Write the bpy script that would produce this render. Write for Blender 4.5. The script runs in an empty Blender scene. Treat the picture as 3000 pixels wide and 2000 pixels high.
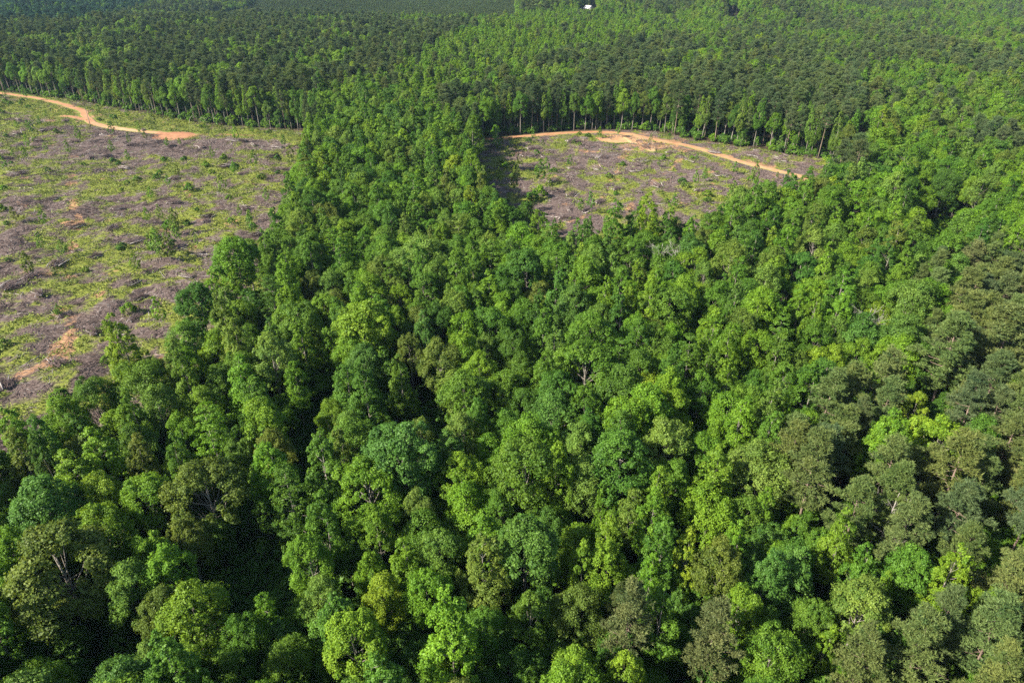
import bpy, math, random
import numpy as np
from mathutils import Vector

# ------------------------------------------------------------------ camera, sky, sun, exposure
SC = bpy.context.scene
COL = SC.collection
CAM_Z = 70.0
PITCH = 30.0
cam_d = bpy.data.cameras.new('camera')
cam_d.lens = 24.0
cam_d.sensor_width = 36.0
cam_d.clip_start = 0.5
cam_d.clip_end = 6000.0
cam = bpy.data.objects.new('camera', cam_d)
COL.objects.link(cam)
cam.location = (0, 0, CAM_Z)
cam.rotation_euler = (math.radians(90 - PITCH), 0, 0)
SC.camera = cam

SUN_EL = math.radians(37)
SUN_AZ = math.radians(206)          # direction towards the sun, from +X anticlockwise
sun_dir = Vector((math.cos(SUN_EL) * math.cos(SUN_AZ), math.cos(SUN_EL) * math.sin(SUN_AZ), math.sin(SUN_EL)))
world = bpy.data.worlds.new('World')
SC.world = world
world.use_nodes = True
wn = world.node_tree.nodes
bgn = wn['Background']
sky = wn.new('ShaderNodeTexSky')
sky.sky_type = 'NISHITA'
sky.sun_disc = False
sky.sun_elevation = SUN_EL
sky.sun_rotation = math.pi / 2 - SUN_AZ
world.node_tree.links.new(sky.outputs[0], bgn.inputs[0])
bgn.inputs[1].default_value = 0.092
sun_l = bpy.data.lights.new('sun', 'SUN')
sun_l.energy = 5.0
sun_l.angle = math.radians(0.5)
sun_l.color = (1.0, 0.93, 0.80)
sun = bpy.data.objects.new('sun', sun_l)
COL.objects.link(sun)
sun.rotation_euler = (-sun_dir).to_track_quat('-Z', 'Y').to_euler()
sun.location = (-200, 0, 300)
SC.view_settings.view_transform = 'Standard'
SC.view_settings.look = 'None'
SC.view_settings.exposure = 1.55
SC.view_settings.gamma = 1.0
SC.view_settings.use_curve_mapping = False
cy = SC.cycles
cy.max_bounces = 5
cy.diffuse_bounces = 3
cy.glossy_bounces = 1
cy.transmission_bounces = 3
cy.transparent_max_bounces = 4
cy.volume_bounces = 0
cy.use_denoising = False
cy.denoiser = 'OPENIMAGEDENOISE'
cy.denoising_prefilter = 'ACCURATE'
cy.denoising_input_passes = 'RGB_ALBEDO_NORMAL'
cy.use_adaptive_sampling = False
cy.sample_clamp_indirect = 4.0
cy.caustics_reflective = False
cy.caustics_refractive = False

RNG = np.random.default_rng(20240611)
random.seed(77)
R = RNG.random

# ------------------------------------------------------------------ helpers: noise, terrain, picture <-> ground
def _hash(ix, iy, s):
    h = (ix * 374761393 + iy * 668265263 + s * 982451653) & 0xFFFFFFFF
    h = ((h ^ (h >> 13)) * 1274126177) & 0xFFFFFFFF
    return ((h ^ (h >> 16)) & 0xFFFF) / 65535.0

def vnoise(x, y, s=0):
    x = np.asarray(x, float); y = np.asarray(y, float)
    ix = np.floor(x).astype(np.int64); iy = np.floor(y).astype(np.int64)
    fx = x - ix; fy = y - iy
    fx = fx * fx * (3 - 2 * fx); fy = fy * fy * (3 - 2 * fy)
    a = _hash(ix, iy, s); b = _hash(ix + 1, iy, s); c = _hash(ix, iy + 1, s); d = _hash(ix + 1, iy + 1, s)
    return (a * (1 - fx) + b * fx) * (1 - fy) + (c * (1 - fx) + d * fx) * fy

def fbm(x, y, s=0, o=3):
    v = 0; a = 0.5; t = 0
    for i in range(o):
        v = v + a * vnoise(np.asarray(x) * 2 ** i, np.asarray(y) * 2 ** i, s + i * 17); t += a; a *= 0.5
    return v / t

def height(x, y):
    x = np.asarray(x, float); y = np.asarray(y, float)
    far = np.clip((y - 330) / 400, 0, 1)
    h = (fbm(x / 150.0, y / 150.0, 5, 2) - 0.5) * (3.0 + 14.0 * far)
    drop = np.clip((y - 690) / 70, 0, 1) * np.clip((-x - 240) / 120, 0, 1)
    h = h - 6 * drop * drop * (3 - 2 * drop)
    h = h + 13 * np.exp(-(((x - 81) ** 2 + (y - 800) ** 2) / 60.0 ** 2)) + 10 * np.exp(-(((x - 225) ** 2 + (y - 760) ** 2) / 60.0 ** 2))
    return h

def hz(x, y):
    return float(height(x, y))

SF = 1568.0                          # focal length in the units of the 2352 x 1568 view of the photograph
CP, SP = math.cos(math.radians(PITCH)), math.sin(math.radians(PITCH))
def ground_at(u, v, z=0.0):
    a = (u - 1176.0) / SF; b = (784.0 - v) / SF
    d = (a, CP + b * SP, -SP + b * CP)
    x = y = 0.0; zz = z
    for _ in range(6):
        t = (CAM_Z - zz) / -d[2]
        x, y = a * t, d[1] * t
        zz = z + hz(x, y)
    return x, y

def picture_of(x, y, z):
    x = np.asarray(x, float); y = np.asarray(y, float)
    dz = z - CAM_Z
    f = y * CP - dz * SP
    up = y * SP + dz * CP
    return 1176 + SF * x / f, 784 - SF * up / f, f

def in_poly(x, y, poly):
    x = np.asarray(x, float); y = np.asarray(y, float)
    ins = np.zeros(x.shape, bool)
    n = len(poly)
    for i in range(n):
        x0, y0 = poly[i]; x1, y1 = poly[(i + 1) % n]
        if y0 == y1:
            continue
        c = ((y0 > y) != (y1 > y)) & (x < (x1 - x0) * (y - y0) / (y1 - y0) + x0)
        ins ^= c
    return ins

def dist_line(x, y, pts):
    x = np.asarray(x, float); y = np.asarray(y, float)
    best = np.full(x.shape, 1e9)
    for (ax, ay), (bx, by) in zip(pts[:-1], pts[1:]):
        dx, dy = bx - ax, by - ay
        t = np.clip(((x - ax) * dx + (y - ay) * dy) / (dx * dx + dy * dy + 1e-9), 0, 1)
        best = np.minimum(best, np.hypot(x - ax - t * dx, y - ay - t * dy))
    return best

G = lambda pts, z=0.0: [ground_at(u, v, z) for u, v in pts]

# ------------------------------------------------------------------ regions of the place
big_clear = (G([(-900, 120), (-330, 180), (0, 210), (150, 228), (300, 255), (480, 285), (700, 302)]) + G([(722, 342)])
             + G([(708, 350), (700, 400), (682, 470), (660, 540), (645, 585)], 8.0)
             + G([(560, 590), (490, 640), (425, 715), (395, 750), (325, 790), (250, 812), (150, 860), (95, 915), (0, 965), (-330, 1060), (-900, 1150)], 15.0))
small_clear = (G([(1096, 330), (1104, 318), (1250, 307), (1400, 298), (1500, 302), (1600, 322), (1750, 343), (1900, 372), (1950, 392), (1965, 400)])
               + G([(1960, 410)]) + G([(1880, 405), (1790, 422), (1720, 452), (1650, 480), (1560, 505), (1440, 525), (1330, 540), (1262, 525), (1200, 490), (1150, 470)], 14.0)
               + G([(1075, 455), (1082, 400)]))
LANE = G([(1950, 425), (1962, 380), (1972, 330), (1980, 270), (1984, 225)])
OPENING = G([(2060, 540), (2120, 512), (2250, 542), (2235, 590), (2165, 625), (2130, 700), (2092, 712), (2075, 620)])
HOLLOW = [G([(1000, 915), (960, 985), (890, 1100), (770, 1225), (620, 1330), (440, 1450), (250, 1530)], 6.0),
          G([(735, 900), (700, 1010), (735, 1105)], 6.0), G([(960, 860), (1010, 960), (990, 1010)], 8.0)]
SHADE_SPOTS = [(*ground_at(u, v, 4.0), r) for u, v, r in ((590, 1320, 6.5), (520, 1360, 5.0), (700, 1060, 4.5), (985, 950, 4.0))]  # treeless spots widening the hollow where it lies in shade
ROAD_L = G([(-330, 170), (-60, 207), (60, 222), (130, 236), (185, 253), (196, 266), (212, 282), (255, 293), (310, 300), (372, 306), (440, 310)])
SPUR_L = G([(140, 267), (168, 269), (200, 276)])
ROAD_R = G([(1085, 322), (1180, 315), (1280, 307), (1380, 303), (1450, 309), (1520, 324), (1600, 340), (1700, 371), (1780, 391), (1850, 408), (1900, 414), (1950, 404), (1962, 380), (1970, 340)])
TRACKS = [G(p) for p in ([(160, 400), (172, 470), (182, 525), (150, 600), (170, 660)], [(260, 600), (225, 690), (140, 790), (90, 850)], [(40, 470), (120, 500), (182, 525)], [(420, 420), (470, 520), (430, 620)],
                          [(1310, 512), (1350, 490), (1392, 448), (1425, 380), (1440, 325)], [(1260, 330), (1330, 350), (1450, 345)], [(1560, 370), (1500, 420), (1440, 480)])]
SAND = ground_at(1492, 331)
RED_PATCH = [ground_at(395, 313), ground_at(420, 312)]

def clear_mask(x, y):
    return in_poly(x, y, big_clear) | in_poly(x, y, small_clear)

def road_d(x, y):
    return np.minimum(np.minimum(dist_line(x, y, ROAD_L) - 2.6, dist_line(x, y, SPUR_L) - 1.6), np.minimum(dist_line(x, y, ROAD_R) - 2.6, dist_line(x, y, RED_PATCH) - 5.0))

def grass_field(x, y):
    """0..1-ish: how green the cut-over ground is at a place"""
    x = np.asarray(x, float); y = np.asarray(y, float)
    u, v, f = picture_of(x, y, 0.0)
    g = 0.24 * vnoise(x / 17, y / 17, 71) + 0.34 * vnoise(x / 5.0, y / 5.0, 72) + 0.42 * vnoise(x / 2.1, y / 2.1, 73)
    big = in_poly(x, y, big_clear)
    bias = np.where(big, np.interp(v, [200, 260, 330, 420, 560, 800], [0.17, 0.17, 0.06, 0.045, 0.03, 0.03]), 0.0)
    blob = np.exp(-(((u - 290) / 140) ** 2 + ((v - 335) / 34) ** 2)) + 0.6 * np.exp(-(((u - 560) / 90) ** 2 + ((v - 328) / 10) ** 2))
    bias = bias + np.where(big, -0.30 * blob, 0)
    strip = np.exp(-((v - np.interp(u, [200, 450, 720], [275, 302, 316])) / 13) ** 2) * np.clip((u - 180) / 80, 0, 1)
    bias = bias + np.where(big, 0.30 * strip, 0)
    return g + bias

# ------------------------------------------------------------------ materials
def nodes_of(name):
    m = bpy.data.materials.new(name)
    m.use_nodes = True
    nt = m.node_tree
    return m, nt, nt.nodes['Principled BSDF'], nt.nodes['Material Output']

def ramp(nt, src, stops):
    r = nt.nodes.new('ShaderNodeValToRGB')
    el = r.color_ramp.elements
    el[0].position, el[0].color = stops[0][0], (*stops[0][1], 1)
    el[1].position, el[1].color = stops[-1][0], (*stops[-1][1], 1)
    for p, c in stops[1:-1]:
        e = el.new(p); e.color = (*c, 1)
    nt.links.new(src, r.inputs[0])
    return r.outputs[0]

def noise_node(nt, scale, detail=3, rough=0.55, vec=None):
    n = nt.nodes.new('ShaderNodeTexNoise')
    n.inputs['Scale'].default_value = scale
    n.inputs['Detail'].default_value = detail
    n.inputs['Roughness'].default_value = rough
    if vec is not None:
        nt.links.new(vec, n.inputs['Vector'])
    return n

def mixrgb(nt, fac, a, b, mode='MIX'):
    m = nt.nodes.new('ShaderNodeMix'); m.data_type = 'RGBA'; m.blend_type = mode
    for sock, val in ((m.inputs[0], fac), (m.inputs[6], a), (m.inputs[7], b)):
        if isinstance(val, (int, float)):
            sock.default_value = val
        elif isinstance(val, tuple):
            sock.default_value = (*val, 1)
        else:
            nt.links.new(val, sock)
    return m.outputs[2]

def mathn(nt, op, a, b=None, clamp=False):
    m = nt.nodes.new('ShaderNodeMath'); m.operation = op; m.use_clamp = clamp
    for i, val in enumerate((a, b)):
        if val is None:
            continue
        if isinstance(val, (int, float)):
            m.inputs[i].default_value = val
        else:
            nt.links.new(val, m.inputs[i])
    return m.outputs[0]

def attr(nt, name, kind='GEOMETRY'):
    a = nt.nodes.new('ShaderNodeAttribute'); a.attribute_name = name; a.attribute_type = kind
    return a

def leaf_material(name, trans=0.34, rough=0.55, spec=0.22):
    m, nt, bsdf, out = nodes_of(name)
    tint = attr(nt, 'tint', 'INSTANCER').outputs['Color']
    var = attr(nt, 'var').outputs['Fac']
    k = mathn(nt, 'MULTIPLY_ADD', var, 0.7); nt.nodes[-1].inputs[2].default_value = 0.65
    comb = nt.nodes.new('ShaderNodeCombineColor')
    k2 = mathn(nt, 'MULTIPLY_ADD', var, 1.0); nt.nodes[-1].inputs[2].default_value = 0.5
    nt.links.new(k2, comb.inputs[0]); nt.links.new(k, comb.inputs[1]); nt.links.new(k, comb.inputs[2])
    colr = mixrgb(nt, 1.0, tint, comb.outputs[0], 'MULTIPLY')
    nt.links.new(colr, bsdf.inputs['Base Color'])
    bsdf.inputs['Roughness'].default_value = rough
    bsdf.inputs['Specular IOR Level'].default_value = spec
    tr = nt.nodes.new('ShaderNodeBsdfTranslucent')
    tc = mixrgb(nt, 1.0, colr, (1.25, 1.15, 0.5), 'MULTIPLY')
    nt.links.new(tc, tr.inputs['Color'])
    mx = nt.nodes.new('ShaderNodeMixShader'); mx.inputs[0].default_value = trans
    nt.links.new(bsdf.outputs[0], mx.inputs[1]); nt.links.new(tr.outputs[0], mx.inputs[2])
    nt.links.new(mx.outputs[0], out.inputs['Surface'])
    return m

def bark_material(name, dark, light, scale=3.0):
    m, nt, bsdf, out = nodes_of(name)
    tc = nt.nodes.new('ShaderNodeTexCoord')
    mp = nt.nodes.new('ShaderNodeMapping'); mp.inputs['Scale'].default_value = (1, 1, 0.25)
    nt.links.new(tc.outputs['Object'], mp.inputs[0])
    n = noise_node(nt, scale, 5, 0.65, mp.outputs[0])
    nt.links.new(ramp(nt, n.outputs[0], [(0.3, dark), (0.7, light)]), bsdf.inputs['Base Color'])
    bsdf.inputs['Roughness'].default_value = 0.9
    bsdf.inputs['Specular IOR Level'].default_value = 0.1
    return m

M_LEAF = leaf_material('broad_leaf')
M_FINE = leaf_material('fine_leaf', 0.36, 0.6, 0.2)
M_NEEDLE = leaf_material('pine_needle', 0.22, 0.6, 0.2)
M_BARK = bark_material('grey_bark', (0.10, 0.085, 0.07), (0.30, 0.27, 0.23))
M_PBARK = bark_material('pine_bark', (0.11, 0.08, 0.06), (0.27, 0.20, 0.16))
M_DEAD = bark_material('bleached_wood', (0.17, 0.145, 0.13), (0.42, 0.38, 0.345))
M_SNAG = bark_material('grey_dead_bark', (0.15, 0.135, 0.12), (0.34, 0.31, 0.28))
M_LOG = bark_material('felled_log_bark', (0.16, 0.13, 0.12), (0.50, 0.45, 0.42), 1.2)
M_TWIG = bark_material('dry_twig', (0.07, 0.048, 0.042), (0.21, 0.155, 0.14), 0.6)

def make_ground_material():
    m, nt, bsdf, out = nodes_of('cut_over_ground')
    geo = nt.nodes.new('ShaderNodeNewGeometry').outputs['Position']
    big = noise_node(nt, 0.055, 4, 0.6, geo).outputs[0]
    mid = noise_node(nt, 0.24, 5, 0.65, geo).outputs[0]
    fine = noise_node(nt, 1.3, 5, 0.7, geo).outputs[0]
    clear = attr(nt, 'clear').outputs['Fac']
    grassy = attr(nt, 'grassy').outputs['Fac']
    soil = attr(nt, 'soil').outputs['Fac']
    slash = ramp(nt, fine, [(0.30, (0.040, 0.028, 0.024)), (0.5, (0.105, 0.077, 0.066)), (0.70, (0.20, 0.155, 0.135))])
    grass = ramp(nt, fine, [(0.3, (0.065, 0.080, 0.018)), (0.52, (0.14, 0.160, 0.026)), (0.72, (0.21, 0.215, 0.05))])
    earth = ramp(nt, fine, [(0.3, (0.22, 0.115, 0.06)), (0.7, (0.35, 0.21, 0.115))])
    litter = ramp(nt, mid, [(0.3, (0.030, 0.024, 0.014)), (0.7, (0.075, 0.055, 0.030))])
    gsel = mathn(nt, 'ADD', grassy, mathn(nt, 'MULTIPLY', mathn(nt, 'SUBTRACT', fine, 0.5), 0.45))
    gsel = mathn(nt, 'ADD', gsel, mathn(nt, 'MULTIPLY', mathn(nt, 'SUBTRACT', mid, 0.5), 0.25))
    gfac = ramp(nt, gsel, [(0.47, (0, 0, 0)), (0.60, (1, 1, 1))])
    c = mixrgb(nt, gfac, slash, grass)
    n2 = noise_node(nt, 0.11, 5, 0.6); mp = nt.nodes.new('ShaderNodeMapping'); mp.inputs['Location'].default_value = (130, 70, 9)
    nt.links.new(geo, mp.inputs[0]); nt.links.new(mp.outputs[0], n2.inputs['Vector'])
    sfac = ramp(nt, mathn(nt, 'ADD', n2.outputs[0], soil), [(0.64, (0, 0, 0)), (0.70, (1, 1, 1))])
    c = mixrgb(nt, sfac, c, earth)
    c = mixrgb(nt, clear, litter, c)
    nt.links.new(c, bsdf.inputs['Base Color'])
    bsdf.inputs['Roughness'].default_value = 0.95
    bsdf.inputs['Specular IOR Level'].default_value = 0.1
    b = nt.nodes.new('ShaderNodeBump'); b.inputs['Strength'].default_value = 0.8; b.inputs['Distance'].default_value = 0.35
    nt.links.new(fine, b.inputs['Height']); nt.links.new(b.outputs[0], bsdf.inputs['Normal'])
    return m

def make_road_material():
    m, nt, bsdf, out = nodes_of('graded_red_dirt')
    geo = nt.nodes.new('ShaderNodeNewGeometry').outputs['Position']
    n = noise_node(nt, 0.35, 6, 0.7, geo).outputs[0]
    big = noise_node(nt, 0.05, 2, 0.5, geo).outputs[0]
    red = ramp(nt, n, [(0.3, (0.21, 0.078, 0.030)), (0.7, (0.34, 0.155, 0.070))])
    tan = ramp(nt, n, [(0.3, (0.29, 0.155, 0.065)), (0.7, (0.46, 0.29, 0.145))])
    pale = attr(nt, 'pale').outputs['Fac']
    f = mathn(nt, 'ADD', pale, mathn(nt, 'MULTIPLY', mathn(nt, 'SUBTRACT', big, 0.5), 1.2), True)
    fine = noise_node(nt, 0.9, 5, 0.7, geo).outputs[0]
    gr = ramp(nt, fine, [(0.3, (0.065, 0.080, 0.018)), (0.7, (0.16, 0.18, 0.03))])
    gf = ramp(nt, mathn(nt, 'ADD', attr(nt, 'edge').outputs['Fac'], mathn(nt, 'MULTIPLY', mathn(nt, 'ADD', n, fine), 0.5)), [(0.72, (0, 0, 0)), (0.80, (1, 1, 1))])
    nt.links.new(mixrgb(nt, gf, mixrgb(nt, f, red, tan), gr), bsdf.inputs['Base Color'])
    bsdf.inputs['Roughness'].default_value = 0.95
    b = nt.nodes.new('ShaderNodeBump'); b.inputs['Strength'].default_value = 0.6; b.inputs['Distance'].default_value = 0.2
    nt.links.new(n, b.inputs['Height']); nt.links.new(b.outputs[0], bsdf.inputs['Normal'])
    return m

def plain(name, c, rough=0.7, spec=0.3, vary=0.15, scale=0.8):
    m, nt, bsdf, out = nodes_of(name)
    tc = nt.nodes.new('ShaderNodeTexCoord')
    n = noise_node(nt, scale, 4, 0.6, tc.outputs['Object']).outputs[0]
    lo = tuple(max(0, v * (1 - vary)) for v in c); hi = tuple(min(1, v * (1 + vary)) for v in c)
    nt.links.new(ramp(nt, n, [(0.3, lo), (0.7, hi)]), bsdf.inputs['Base Color'])
    bsdf.inputs['Roughness'].default_value = rough
    bsdf.inputs['Specular IOR Level'].default_value = spec
    return m

# ------------------------------------------------------------------ mesh building
def mesh_from(name, V, F, mats, mat_idx=None, face_attr=None, smooth=False):
    """V (n,3) array; F list of (k,m) integer arrays (tris / quads)"""
    me = bpy.data.meshes.new(name)
    V = np.asarray(V, np.float32)
    me.vertices.add(len(V)); me.vertices.foreach_set('co', V.ravel())
    loops = np.concatenate([np.asarray(f).ravel() for f in F]).astype(np.int32)
    tot = np.concatenate([np.full(len(f), np.asarray(f).shape[1]) for f in F]).astype(np.int32)
    start = np.concatenate([[0], np.cumsum(tot)[:-1]]).astype(np.int32)
    me.loops.add(len(loops)); me.loops.foreach_set('vertex_index', loops)
    me.polygons.add(len(tot)); me.polygons.foreach_set('loop_start', start); me.polygons.foreach_set('loop_total', tot)
    for mt in mats:
        me.materials.append(mt)
    if mat_idx is not None:
        me.polygons.foreach_set('material_index', np.asarray(mat_idx, np.int32))
    if smooth:
        me.polygons.foreach_set('use_smooth', np.ones(len(tot), bool))
    if face_attr:
        for k, v in face_attr.items():
            a = me.attributes.new(k, 'FLOAT', 'FACE'); a.data.foreach_set('value', np.asarray(v, np.float32))
    me.update(calc_edges=True)
    me.validate()
    return me

def vattr(me, name, vals):
    a = me.attributes.new(name, 'FLOAT', 'POINT'); a.data.foreach_set('value', np.asarray(vals, np.float32))

class Tubes:
    def __init__(self):
        self.V = []; self.F = []; self.n = 0
    def add(self, pts, rad, sides=6, cap=True):
        pts = np.asarray(pts, float); k = len(pts)
        rings = []
        for i in range(k):
            t = pts[min(i + 1, k - 1)] - pts[max(i - 1, 0)]
            t = t / (np.linalg.norm(t) + 1e-9)
            a = np.cross(t, (0, 0, 1) if abs(t[2]) < 0.9 else (1, 0, 0)); a /= np.linalg.norm(a)
            b = np.cross(t, a)
            ang = np.arange(sides) * 2 * math.pi / sides
            rings.append(pts[i] + rad[i] * (np.cos(ang)[:, None] * a + np.sin(ang)[:, None] * b))
        base = self.n
        self.V.append(np.concatenate(rings)); self.n += k * sides
        for i in range(k - 1):
            for j in range(sides):
                j2 = (j + 1) % sides
                self.F.append((base + i * sides + j, base + i * sides + j2, base + (i + 1) * sides + j2, base + (i + 1) * sides + j))
        if cap and sides == 4:
            self.F.append(tuple(base + q for q in (3, 2, 1, 0)))
            self.F.append(tuple(base + (k - 1) * sides + q for q in (0, 1, 2, 3)))
        elif cap:
            for ring, rev in ((0, True), (k - 1, False)):
                self.V.append(pts[[0 if ring == 0 else k - 1]]); c = self.n; self.n += 1
                for j in range(sides):
                    p, q = base + ring * sides + j, base + ring * sides + (j + 1) % sides
                    self.F.append((q, p, c, c) if rev else (p, q, c, c))
    def arrays(self):
        V = np.concatenate(self.V)
        q = [f for f in self.F if f[2] != f[3]]; t = [f[:3] for f in self.F if f[2] == f[3]]
        return V, [np.array(x) for x in (q, t) if x]
    def mesh(self, name, mat, smooth=True):
        V, F = self.arrays()
        return mesh_from(name, V, F, [mat], smooth=smooth)

def unit(n, rng):
    v = rng.normal(size=(n, 3)); return v / np.linalg.norm(v, axis=1)[:, None]

def leaf_quads(C, N, size, rng, aspect=0.62, fold=0.18):
    n = len(C)
    r = unit(n, rng)
    A = np.cross(N, r); A /= (np.linalg.norm(A, axis=1)[:, None] + 1e-9)
    B = np.cross(N, A)
    s = size[:, None]
    V = np.stack([C - A * s * 0.5, C - B * s * 0.5 * aspect + N * s * fold, C + A * s * 0.55 - N * s * 0.1, C + B * s * 0.5 * aspect + N * s * fold], 1).reshape(-1, 3)
    return V, np.arange(4 * n).reshape(-1, 4)

def lobes_round(rng, Rr, H, z0, n=30, lr=0.36, top=0.75):
    """lobes over an egg-shaped crown: centres and radii"""
    out = []
    i = 0
    while len(out) < n:
        i += 1
        d = unit(1, rng)[0]
        if d[2] < -0.55:
            continue
        k = rng.uniform(0.50, 0.80) * (1.18 if rng.random() < 0.16 else 1.0)
        w = 1.0 - 0.22 * max(d[2], 0)
        c = np.array([d[0] * Rr * k * w, d[1] * Rr * k * w, z0 + H * (0.46 + 0.5 * d[2] * k * 1.12)])
        r = Rr * lr * rng.uniform(0.60, 1.25) * (0.7 if k > 0.82 else 1.0)
        if any(np.linalg.norm((c - o[0])) < 0.62 * min(r, o[1]) for o in out) and i < 400:
            continue
        out.append((c, r))
    return out

def lobes_cone(rng, Rr, H, z0, n=34, lr=0.34, power=0.75, spire=True):
    out = []
    for i in range(n):
        t = (i + rng.uniform(0, 1)) / n
        t = t ** 1.15
        rad = Rr * (1 - t) ** power * min(1.0, (t + 0.08) * 4.0)
        a = i * 2.39996 + rng.uniform(-0.5, 0.5)
        k = rng.uniform(0.55, 0.85)
        c = np.array([math.cos(a) * rad * k, math.sin(a) * rad * k, z0 + H * (0.04 + 0.93 * t)])
        out.append((c, Rr * lr * rng.uniform(0.75, 1.15) * (1 - 0.45 * t)))
    return out

def crown_arrays(rng, lobes, clumps, leaves, size, flat=1.0, upright=1.0, droop=0.0, cl_r=0.30):
    """leaf clumps set over the outer side of each lobe, leaves in each clump"""
    LC = np.array([l[0] for l in lobes]); LR = np.array([l[1] for l in lobes])
    mid = LC.mean(0)
    CC, CN, CRd, CL = [], [], [], []
    for li, (c, r) in enumerate(lobes):
        n = max(4, int(clumps * (r / LR.mean()) ** 1.6))
        d = unit(n * 3, rng)
        outv = (c - mid) / (np.linalg.norm(c - mid) + 1e-6)
        sc = d @ outv + 0.75 * d[:, 2] + rng.uniform(-0.7, 0.7, len(d))
        d = d[np.argsort(-sc)[:n]]
        p = c + d * r * np.array([1, 1, flat * upright]) * rng.uniform(0.72, 1.05, (n, 1))
        # drop clumps buried in another lobe
        dist = np.linalg.norm(p[:, None, :] - LC[None], axis=2) / LR[None]
        keep = (dist.min(1) > 0.55)
        p = p[keep]; d = d[keep]
        CL.append(np.full(len(p), li)); CC.append(p); CN.append(d); CRd.append(np.full(len(p), r * cl_r) * rng.uniform(0.75, 1.3, len(p)))
    CL = np.concatenate(CL); CC = np.concatenate(CC); CN = np.concatenate(CN); CRd = np.concatenate(CRd)
    n = len(CC)
    idx = np.repeat(np.arange(n), leaves)
    off = unit(len(idx), rng) * (rng.uniform(0, 1, (len(idx), 1)) ** 0.45)
    off[:, 2] = off[:, 2] * flat
    P = CC[idx] + off * CRd[idx][:, None]
    P[:, 2] -= droop * (off[:, 0] ** 2 + off[:, 1] ** 2) * CRd[idx]
    N = CN[idx] * 0.55 + off * 0.5 + unit(len(idx), rng) * 0.75 + np.array([0, 0, 0.45])
    N /= np.linalg.norm(N, axis=1)[:, None]
    S = size * np.clip(np.exp(rng.normal(size=len(idx)) * 0.32), 0.5, 2.0)
    var = np.clip(0.5 + 0.12 * rng.normal(size=len(lobes))[CL][idx] + 0.10 * rng.normal(size=n)[idx] + 0.13 * rng.normal(size=len(idx)), 0, 1)
    V, F = leaf_quads(P, N, S, rng)
    return V, F, var

def pine_arrays(rng, H, z0, Rr, limbs=36, clumps=4, tufts=9, blades=6):
    P, D, L, var = [], [], [], []
    lim = []
    for i in range(limbs):
        t = (i + rng.uniform(0, 1)) / limbs
        z = z0 + (H - z0) * (0.02 + 0.94 * t)
        rad = Rr * (1 - t ** 1.5) ** 0.75 * min(1, 0.5 + t * 2.2) * rng.uniform(0.55, 1.2)
        a = i * 2.39996 + rng.uniform(-0.7, 0.7)
        dirv = np.array([math.cos(a), math.sin(a), 0])
        end = np.array([0, 0, z]) + dirv * rad + np.array([0, 0, rad * rng.uniform(0.05, 0.5)])
        lim.append((np.array([0, 0, z]), end))
        tv = rng.normal()
        for c in range(clumps):
            k = rng.uniform(0.5, 1.05)
            cc = np.array([0, 0, z]) * (1 - k) + end * k + rng.normal(size=3) * np.array([0.36, 0.36, 0.16]) * Rr * 0.33
            cr = rng.uniform(0.36, 0.66) * Rr / 3.2
            o = unit(tufts, rng) * rng.uniform(0.3, 1, (tufts, 1)) * cr
            o[:, 2] *= 0.6
            base = cc + o
            for b in range(blades):
                dd = o / (cr + 1e-6) * 0.5 + unit(tufts, rng) * 0.7 + np.array([0, 0, 0.5]) + dirv * 0.15
                dd /= np.linalg.norm(dd, axis=1)[:, None]
                P.append(base); D.append(dd); L.append(rng.uniform(0.24, 0.44, tufts))
                var.append(np.clip(0.5 + 0.13 * tv + 0.16 * rng.normal() + 0.12 * rng.normal(size=tufts), 0, 1))
    P = np.concatenate(P); D = np.concatenate(D); L = np.concatenate(L)[:, None]; var = np.concatenate(var)
    A = np.cross(D, unit(len(P), rng)); A /= (np.linalg.norm(A, axis=1)[:, None] + 1e-9)
    V = np.stack([P - A * 0.06 * (0.5 + L), P + A * 0.06 * (0.5 + L), P + D * L], 1).reshape(-1, 3)
    return V, np.arange(len(V)).reshape(-1, 3), var, lim

def trunk_tubes(rng, H, r0, ends, lean=0.03):
    T = Tubes()
    w = rng.normal(size=2) * lean * H * 0.3
    pts = [(w[0] * t * t + 0.12 * math.sin(3 * t + w[1]), w[1] * t * t, H * t - (0.6 if t == 0 else 0)) for t in np.linspace(0, 1, 6)]
    rad = [r0 * (1.35 if t == 0 else 1.0) * (1 - 0.86 * t) for t in np.linspace(0, 1, 6)]
    T.add(pts, rad, 7)
    for p0, p1 in ends:
        m = (np.asarray(p0) + np.asarray(p1)) / 2 + np.array([0, 0, -0.12 * np.linalg.norm(np.asarray(p1) - p0)])
        rr = max(0.03, r0 * 0.38 * (1 - 0.6 * p0[2] / H))
        T.add([p0, m, p1], [rr, rr * 0.7, rr * 0.25], 4, False)
    return T

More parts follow.
